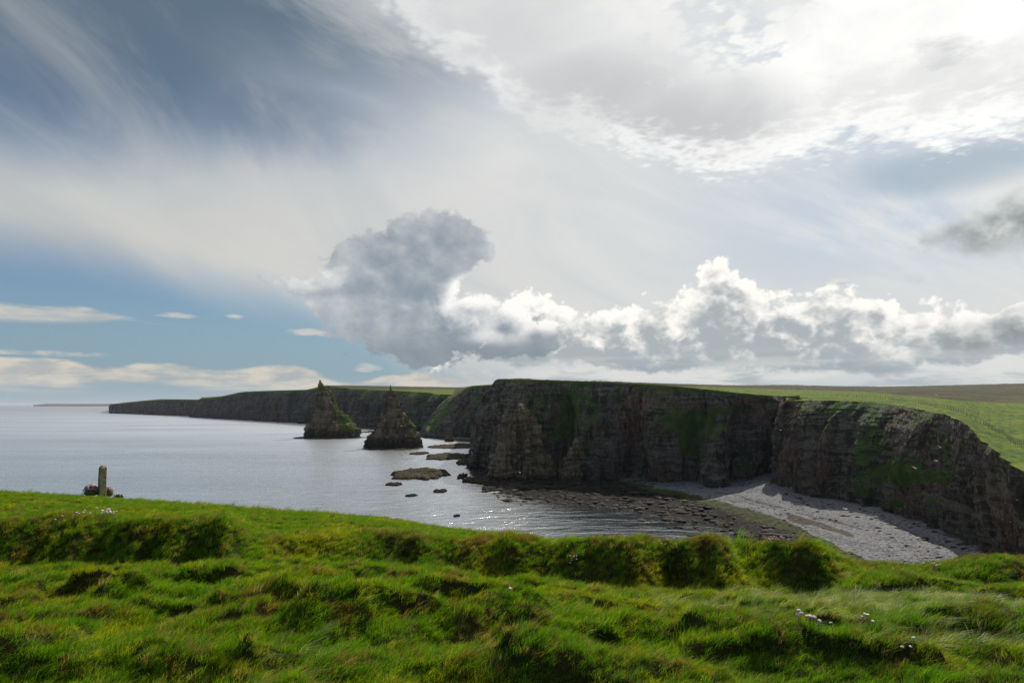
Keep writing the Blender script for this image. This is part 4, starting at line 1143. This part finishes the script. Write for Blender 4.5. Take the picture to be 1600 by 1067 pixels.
# ------------------------------------------------------------------ post
def simple_mat(name, c, rough=0.8, c2=None, scale=8.0, bmp=0.3):
    m, t, b, o = new_mat(name)
    if c2 is not None:
        n = t.noise(pos(t), scale, 5, 0.65)
        t.put(b.inputs['Base Color'], t.mix(t.ss(n, 0.38, 0.62), c, c2))
        bump(t, b, n, bmp, 0.02)
    else: b.inputs['Base Color'].default_value = (*c, 1)
    b.inputs['Roughness'].default_value = rough
    return m
M_post = simple_mat('weathered_concrete', (0.38, 0.32, 0.20), 0.9, (0.13, 0.12, 0.055), 11.0, 0.6)
M_iron = simple_mat('rusty_iron', (0.06, 0.04, 0.03), 0.7)
def build_post():
    p = ray_terrain(159, 776)
    D = p[1]
    w = 11.5 / F * D / 1.25      # side of the square shaft seen on its corner
    base = at(159, 776, D); top = at(161.0, 726, D)
    H = top[2] - base[2]
    rt = tag(empty('stone_post', (base[0], D, base[2] - 0.35)), 'weathered square stone post with a pyramid top at the cliff edge', 'stone post')
    a = math.radians(-38)
    lean = math.atan2(top[0] - base[0], H)
    bm = bmesh.new()
    zs = [0, 0.35, 0.35 + H * .3, 0.35 + H * .6, 0.35 + H * .91]
    ch = 0.12
    rings = []
    for k, z in enumerate(zs):
        hw = w / 2 * (1.03 - 0.015 * k)
        ring = []
        for cx, cy in ((1, 1), (-1, 1), (-1, -1), (1, -1)):
            for s in (0, 1):
                x, y = cx * hw, cy * hw
                first = (cx * cy > 0) ^ (s == 1)
                if first: y -= 0 if not first else 0; x = cx * hw; y = cy * hw * (1 - ch)
                else: x = cx * hw * (1 - ch); y = cy * hw
                ring.append(bm.verts.new((x + random.gauss(0, .003), y + random.gauss(0, .003), z)))
        ring.sort(key=lambda v: math.atan2(v.co.y, v.co.x)); rings.append(ring)
    for r0, r1 in zip(rings, rings[1:]):
        for k in range(8): bm.faces.new((r0[k], r0[(k + 1) % 8], r1[(k + 1) % 8], r1[k]))
    ap = bm.verts.new((0.004, 0, 0.35 + H)); mid = [bm.verts.new((v.co.x * .55, v.co.y * .55, 0.35 + H * .975)) for v in rings[-1]]
    for k in range(8):
        bm.faces.new((rings[-1][k], rings[-1][(k + 1) % 8], mid[(k + 1) % 8], mid[k])); bm.faces.new((mid[k], mid[(k + 1) % 8], ap))
    bm.transform(Matrix.Rotation(lean, 4, 'Y') @ Matrix.Rotation(a, 4, 'Z'))
    me = bpy.data.meshes.new('shaft'); bm.to_mesh(me); bm.free(); me.materials.append(M_post)
    o = bpy.data.objects.new('shaft', me); COL.objects.link(o); o.parent = rt
    # two small iron staples left in the faces
    for (ang, z) in ((a + math.pi, .35 + H * .42), (a - math.pi / 2 + math.pi / 2, .35 + H * .78)):
        bm = bmesh.new()
        bmesh.ops.create_cone(bm, segments=8, radius1=.012, radius2=.010, depth=.07, cap_ends=True)
        bm.transform(Matrix.Translation((math.cos(ang) * (w / 2 + .02), math.sin(ang) * (w / 2 + .02), z)) @ Matrix.Rotation(ang, 4, 'Z') @ Matrix.Rotation(math.pi / 2, 4, 'Y'))
        me = bpy.data.meshes.new('staple'); bm.to_mesh(me); bm.free(); me.materials.append(M_iron)
        o = bpy.data.objects.new('staple', me); COL.objects.link(o); o.parent = rt
build_post()

# ------------------------------------------------------------------ thrift
M_pink = simple_mat('thrift_petals', (0.50, 0.20, 0.34), 0.8, (0.66, 0.38, 0.50), 60.0, 0.4)
M_palepink = simple_mat('pale_thrift_petals', (0.55, 0.38, 0.44), 0.8, (0.66, 0.54, 0.56), 60.0, 0.4)
M_white = simple_mat('white_petals', (0.78, 0.78, 0.72), 0.7)
M_stem = simple_mat('flower_stem', (0.07, 0.12, 0.03), 0.8)
M_cushion = simple_mat('thrift_cushion', (0.055, 0.085, 0.015), 0.9, (0.14, 0.17, 0.04), 30.0, 0.8)
def head_mesh(name, mat, r):
    bm = bmesh.new(); bmesh.ops.create_icosphere(bm, subdivisions=2, radius=r)
    for v in bm.verts:
        k = 1 + 0.22 * (hash((round(v.co.x * 1e4), round(v.co.y * 1e4))) % 100 / 100 - .5)
        v.co *= k; v.co.z = v.co.z * 0.75 if v.co.z > 0 else v.co.z * 0.45
    me = bpy.data.meshes.new(name); bm.to_mesh(me); bm.free(); me.materials.append(mat)
    return me
HP, HPP, HW_ = head_mesh('flower_head', M_pink, .017), head_mesh('flower_head', M_palepink, .019), head_mesh('flower_head', M_white, .014)
STEM = [None]
def clump(pts, hm, label, name='thrift_clump', hgt=.12, cat='wild flowers', scale=1.0, cushion=None):
    W0 = [ray_terrain(a, b + 5) for a, b in pts]
    W0 = [w for w in W0 if w is not None]
    if not W0: return
    c = np.mean(W0, 0)
    rt = tag(empty(name, tuple(c)), label, cat)
    for w in W0:
        z = terrain(w[0], w[1]); q = np.array([w[0], w[1], float(z)]) - c
        hh = hgt * random.uniform(.85, 1.2) * scale
        o = bpy.data.objects.new('flower_head', hm); COL.objects.link(o); o.parent = rt
        o.location = (q[0], q[1], q[2] + hh); s = scale * random.uniform(.8, 1.2); o.scale = (s, s, s); o.rotation_euler = (random.uniform(-.3, .3), random.uniform(-.3, .3), random.random() * 6)
        if STEM[0] is None:
            r = .0022
            V = [(r * math.cos(a * 2.1), r * math.sin(a * 2.1), zz) for zz in (-.14, 0.) for a in range(3)]
            so = mesh_obj('stem', V, [(a, (a + 1) % 3, 3 + (a + 1) % 3, 3 + a) for a in range(3)], M_stem, o); STEM[0] = so.data
        else:
            so = bpy.data.objects.new('stem', STEM[0]); COL.objects.link(so); so.parent = o
    return rt
def around(px, py, n, sx, sy):
    return [(px + random.gauss(0, sx), py + random.gauss(0, sy)) for _ in range(n)]
clump([(1249, 975), (1253, 980), (1262, 979), (1266, 978), (1270, 980), (1266, 984), (1281, 985), (1299, 990), (1248, 979), (1273, 982)], HPP, 'pink thrift heads standing in the lower right grass')
clump([(1348, 976), (1352, 974), (1357, 974), (1365, 985)], HW_, 'three pale flowers right of the lower right pink thrift', 'pale_flowers')
clump([(891, 873), (897, 874), (901, 873), (893, 880), (901, 880), (891, 884), (887, 860)], HW_, 'tiny white flowers in the dark hollow under the middle bank', 'white_flowers', scale=.9)
clump(around(167, 806, 18, 7, 2), HPP, 'pale thrift heads on the turf just below the stone post', scale=1.2)
clump([(114, 811), (118, 810), (122, 809), (129, 807), (131, 805), (85, 820), (96, 816), (140, 808)], HPP, 'scattered pale thrift left of the heads below the stone post', scale=1.2)
clump(around(1041, 851, 7, 5, 2), HPP, 'few pale thrift heads on the crest of the long bank', scale=1.0)
clump(around(1215, 850, 16, 8, 1.5), HP, 'pink thrift heads on the bank crest before the green weed', scale=1.2)
clump(around(1440, 880, 12, 10, 2) + around(1465, 890, 7, 8, 2), HPP, 'pale thrift heads scattered in the bright grass dip at right', scale=1.0)
clump([(797, 938)], HW_, 'single pale flower alone in the middle of the near grass', 'pale_flower', scale=1.1)
clump([(1429, 1021), (1424, 1026), (1411, 1030)], HW_, 'three tiny pale flowers near the lower right corner', 'pale_flowers')
# cushion of pink thrift behind the post
def cushion(px0, px1, rowb, rowt, label, nh, seed):
    p = ray_terrain(0.5 * (px0 + px1), rowb + 2)
    D = p[1] + 0.5 if p is not None else 27.0
    a, b = at(px0, rowb, D), at(px1, rowb, D); t = at(0.5 * (px0 + px1), rowt, D)
    rx = (b[0] - a[0]) / 2; c = np.array([(a[0] + b[0]) / 2, D, a[2]]); h = t[2] - a[2]
    rt = tag(empty('thrift_cushion', tuple(c)), label, 'thrift cushion')
    v = IV.copy(); v = v * np.array([rx, rx * .9, h]) * (1 + .18 * perlin(IV * 2 + seed)[:, None]); v[:, 2] = np.where(v[:, 2] < 0, v[:, 2] * 0.4, v[:, 2])
    # leaf spikes all over the cushion
    V = list(map(tuple, v)); Fc = [tuple(f) for f in IF.tolist()]
    for _ in range(500):
        d = np.array([random.gauss(0, 1), random.gauss(0, 1), abs(random.gauss(0, 1))]); d /= np.linalg.norm(d)
        q = d * np.array([rx, rx * .9, h]); e = q * 1.0 + d * .05; s = np.cross(d, (0.3, .2, 1)); s = s / (np.linalg.norm(s) + 1e-6) * .006
        k = len(V); V += [tuple(q - s), tuple(q + s), tuple(e)]; Fc.append((k, k + 1, k + 2))
    mesh_obj('leaf_cushion', V, Fc, M_cushion, rt)
    for _ in range(nh):
        d = np.array([random.gauss(0, 1), random.gauss(0, .8), abs(random.gauss(0, .9)) + .55]); d /= np.linalg.norm(d)
        q = d * (np.array([rx, rx * .9, h]) + .03)
        o = bpy.data.objects.new('flower_head', HP if random.random() < .6 else HPP); COL.objects.link(o); o.parent = rt; o.location = tuple(q); o.scale = (1.7,) * 3
cushion(132, 153, 770, 758, 'round cushion of pink thrift just left of the stone post', 95, 1.0)
cushion(163, 176, 772, 762, 'smaller cushion of pink thrift just right of the stone post', 30, 5.0)
cushion(178, 192, 777, 773, 'flat strip of pink thrift at the turf edge right of both cushions', 20, 8.0)

# ------------------------------------------------------------------ fence on the right clifftop
M_wood = simple_mat('fence_wood', (0.30, 0.27, 0.20), 0.9, (0.45, 0.41, 0.31), 6.0, 0.3)
M_wire = simple_mat('fence_wire', (0.30, 0.30, 0.28), 0.5)
bvhF = BVHTree.FromPolygons(PF.reshape(-1, 3).tolist(), grid_faces(PF.shape[0], PF.shape[1]).tolist())
bvhC = None
def hitF(px, py):
    r = ray(px, py); h = bvhF.ray_cast(Vector((0, 0, EYE)), Vector(r).normalized())
    return h[0]
def build_fence():
    line = [(1640, 722), (1600, 699), (1575, 684), (1552, 671), (1535, 662), (1512, 650), (1490, 642), (1465, 636), (1440, 631), (1415, 627.5), (1390, 624.5), (1360, 622), (1330, 620.5), (1300, 619)]
    Pt = [hitF(*q) for q in line]; Pt = np.array([tuple(q) for q in Pt if q is not None])
    n = int(np.linalg.norm(np.diff(Pt[:, :2], axis=0), axis=1).sum() / 2.6)
    n = min(n, 96)
    R_, s = resample(Pt, n)
    base = Vector(R_[0])
    rt = tag(empty('wire_fence', tuple(base)), 'wooden post and wire fence following the right clifftop', 'fence')
    tops = []
    pm = None
    for k in range(n):
        x, y = R_[k, 0], R_[k, 1]
        h = bvhF.ray_cast(Vector((x, y, 120)), Vector((0, 0, -1)))[0]
        z = h.z if h else R_[k, 2]
        if pm is None:
            bm = bmesh.new(); bmesh.ops.create_cone(bm, segments=8, radius1=.10, radius2=.09, depth=1.75, cap_ends=True)
            bm.transform(Matrix.Translation((0, 0, .5)))
            pm = bpy.data.meshes.new('fence_post'); bm.to_mesh(pm); bm.free(); pm.materials.append(M_wood)
        o = bpy.data.objects.new('fence_post', pm); COL.objects.link(o); o.parent = rt
        o.location = Vector((x, y, z)) - base; o.rotation_euler = (random.gauss(0, .04), random.gauss(0, .04), 0)
        tops.append((x - base.x, y - base.y, z - base.z))
    for hz in (1.15, .8, .45):
        V, Fc = [], []
        for (x, y, z) in tops:
            for a in range(3): V.append((x + .012 * math.cos(a * 2.1), y, z + hz + .012 * math.sin(a * 2.1)))
        for k in range(len(tops) - 1):
            for a in range(3): Fc.append((k * 3 + a, k * 3 + (a + 1) % 3, k * 3 + 3 + (a + 1) % 3, k * 3 + 3 + a))
        mesh_obj('wire', V, Fc, M_wire, rt)
build_fence()

# ------------------------------------------------------------------ walker far off on the clifftop
def build_person():
    h = hitF(1219, 615.2)
    if h is None: h = Vector(tuple(at(1219, 615.2, 500)))
    # keep the figure the size it has in the photo: about 2.6 px over 500 m is 1.75 m
    me = bpy.data.meshes.new('body')
    bm = bmesh.new(); L = bm.verts.layers.skin.new() if False else None
    J = [(0, 0, .95, .13), (0, 0, 1.20, .15), (0, 0, 1.42, .15), (0, 0, 1.52, .06), (0, 0, 1.60, .09), (0, .01, 1.70, .09),
         (-.20, 0, 1.40, .06), (-.26, .02, 1.12, .05), (-.24, .12, .90, .04), (.20, 0, 1.40, .06), (.26, -.02, 1.12, .05), (.25, .08, .88, .04),
         (-.10, 0, .88, .10), (-.11, .16, .50, .07), (-.11, .10, .06, .05), (-.11, .24, .03, .045), (.10, 0, .88, .10), (.11, -.02, .48, .07), (.11, -.22, .08, .05), (.11, -.10, .03, .045)]
    Ed = [(0, 1), (1, 2), (2, 3), (3, 4), (4, 5), (2, 6), (6, 7), (7, 8), (2, 9), (9, 10), (10, 11), (0, 12), (12, 13), (13, 14), (14, 15), (0, 16), (16, 17), (17, 18), (18, 19)]
    bm.free()
    me.from_pydata([j[:3] for j in J], Ed, [])
    o = bpy.data.objects.new('person', me); COL.objects.link(o)
    o.location = h
    md = o.modifiers.new('skin', 'SKIN')
    if not me.skin_vertices: me.attributes  # layer is made by the modifier
    bpy.context.view_layer.objects.active = o
    if me.skin_vertices:
        for v, j in zip(me.skin_vertices[0].data, J): v.radius = (j[3], j[3])
        me.skin_vertices[0].data[0].use_root = True
    sb = o.modifiers.new('sub', 'SUBSURF'); sb.levels = 1; sb.render_levels = 1
    me.materials.append(simple_mat('dark_walking_clothes', (0.03, 0.03, 0.035), 0.9))
    tag(o, 'tiny dark figure walking on the clifftop above the gully', 'person')
build_person()

# ------------------------------------------------------------------ sea birds
M_bird = simple_mat('white_feathers', (0.80, 0.80, 0.78), 0.7)
M_wing = simple_mat('grey_feathers', (0.42, 0.44, 0.46), 0.7)
def bird_body(L=.42):
    th = np.linspace(0, 2 * np.pi, 9)[:-1]
    prof = [(-.55, .01, .02), (-.42, .035, .01), (-.2, .07, 0), (.05, .085, 0), (.22, .06, .015), (.32, .042, .04), (.40, .045, .055), (.46, .03, .05), (.54, .006, .035)]
    V, Fc = [], []
    for (x, r, z) in prof:
        for a in th: V.append((x * L, r * math.cos(a), z * 1.2 + r * math.sin(a)))
    n = len(th)
    for i in range(len(prof) - 1):
        for k in range(n): Fc.append((i * n + k, i * n + (k + 1) % n, (i + 1) * n + (k + 1) % n, (i + 1) * n + k))
    Fc += [tuple(range(n))[::-1], tuple(range((len(prof) - 1) * n, len(prof) * n))]
    return V, Fc
def wing(side, fold):
    if fold: pts = [(.12, .075, .03), (-.02, .095, .05), (-.2, .06, .03), (-.32, .02, .02), (-.12, .075, .0)]; w = .02
    else: pts = [(.10, .05, .04), (.14, .28, .13), (.03, .60, .09), (-.06, .42, .08), (-.08, .05, .03)]; w = .012
    V = [(x, y * side, z) for x, y, z in pts] + [(x, y * side, z - w) for x, y, z in pts]
    Fc = [(0, 1, 2, 3, 4), (9, 8, 7, 6, 5)] + [(i, (i + 1) % 5, 5 + (i + 1) % 5, 5 + i) for i in range(5)]
    return V, Fc
allV = []; allF = []; off = 0
for V_, F_ in CLIFFS:
    allV.append(V_); allF += (F_ + off).tolist(); off += len(V_)
bvhC = BVHTree.FromPolygons(np.vstack(allV).tolist(), allF)
def make_bird(name, fold):
    rt = empty(name)
    V, Fc = bird_body(); mesh_obj('bird_body', V, Fc, M_bird, rt)
    for s in (-1, 1):
        V, Fc = wing(s, fold); mesh_obj('wing', V, Fc, M_wing if fold else M_bird, rt, smooth=False)
    return rt
def dup(root):
    r = root.copy(); COL.objects.link(r)
    for ch in root.children:
        c = ch.copy(); COL.objects.link(c); c.parent = r
    return r
perched = None
spots = []
for (cx_, cy_, sx_, sy_, n_) in ((915, 700, 25, 15, 22), (1040, 640, 90, 22, 14), (830, 670, 50, 25, 10), (1300, 680, 60, 30, 16), (1440, 710, 60, 35, 22), (1160, 680, 40, 25, 8), (1100, 700, 60, 20, 8), (1560, 800, 25, 35, 8)):
    spots += [(random.gauss(cx_, sx_), random.gauss(cy_, sy_)) for _ in range(n_)]
for (a_, b_) in spots:
    r_ = Vector(ray(a_, b_)).normalized(); h_ = bvhC.ray_cast(Vector((0, 0, EYE)), r_)
    if h_[0] is None or not (120 < h_[0].y < 560): continue
    if perched is None: perched = make_bird('perched_seabird', True); o = perched
    else: o = dup(perched)
    o.location = h_[0] - r_ * 0.35; o.rotation_euler = (0, 0, random.random() * 6.28)
    tag(o, 'tiny white seabird perched on the dark cliff face', 'seabird', 'seabirds perched on the cliff')
FLY = [(1429, 731, 150, 0.1, 'large white seabird gliding before the dark right cliff'), (1463, 617, 190, 0.2, 'white seabird flying low before the brown moor at right'),
       (1463, 720, 170, 0.5, 'white seabird gliding just above and right of the largest one'), (1468, 698, 185, 0.0, 'highest white seabird gliding before the right cliff'), (1220, 672, 300, 0.4, 'white seabird flying before the gully between the two near cliffs'),
       (777, 630, 330, 0.6, 'white seabird flying past the left corner of the near cliff'), (1321, 795, 160, 0.3, 'white seabird gliding low above the shingle at the foot of the right cliff'), (812, 738, 330, 0.2, 'white seabird flying low before the base of the dark pinnacle')]
fly = None
for (a_, b_, D_, rz, lab) in FLY:
    if fly is None: fly = make_bird('gliding_seabird', False); o = fly
    else: o = dup(fly)
    o.location = tuple(at(a_, b_, D_)); o.rotation_euler = (random.uniform(.1, .5), 0, 1.2 + rz)
    tag(o, lab, 'seabird', 'seabirds in flight')

# ------------------------------------------------------------------ air
HAZE = True
if HAZE:
    m = bpy.data.materials.new('sea_haze'); m.use_nodes = True; m.node_tree.nodes.clear()
    t = NT(m.node_tree)
    v = t.node('ShaderNodeVolumePrincipled'); o_ = t.node('ShaderNodeOutputMaterial')
    v.inputs['Color'].default_value = (0.80, 0.88, 1.0, 1)
    v.inputs['Density'].default_value = 0.00002
    v.inputs['Anisotropy'].default_value = 0.3
    t.nt.links.new(v.outputs[0], o_.inputs['Volume'])
    R = 63000.0
    V = [(x, y, z) for z in (-8, 150) for (x, y) in ((-R, -R), (R, -R), (R, R), (-R, R))]
    Fc = [(3, 2, 1, 0), (4, 5, 6, 7), (0, 1, 5, 4), (1, 2, 6, 5), (2, 3, 7, 6), (3, 0, 4, 7)]
    tag(mesh_obj('haze', V, Fc, m, smooth=False), kind='stuff')
SC.cycles.use_denoising = True
SC.cycles.denoising_prefilter = 'NONE'
SC.cycles.max_bounces = 6
SC.cycles.diffuse_bounces = 2
SC.cycles.glossy_bounces = 2
SC.cycles.transmission_bounces = 2
SC.cycles.volume_bounces = 0
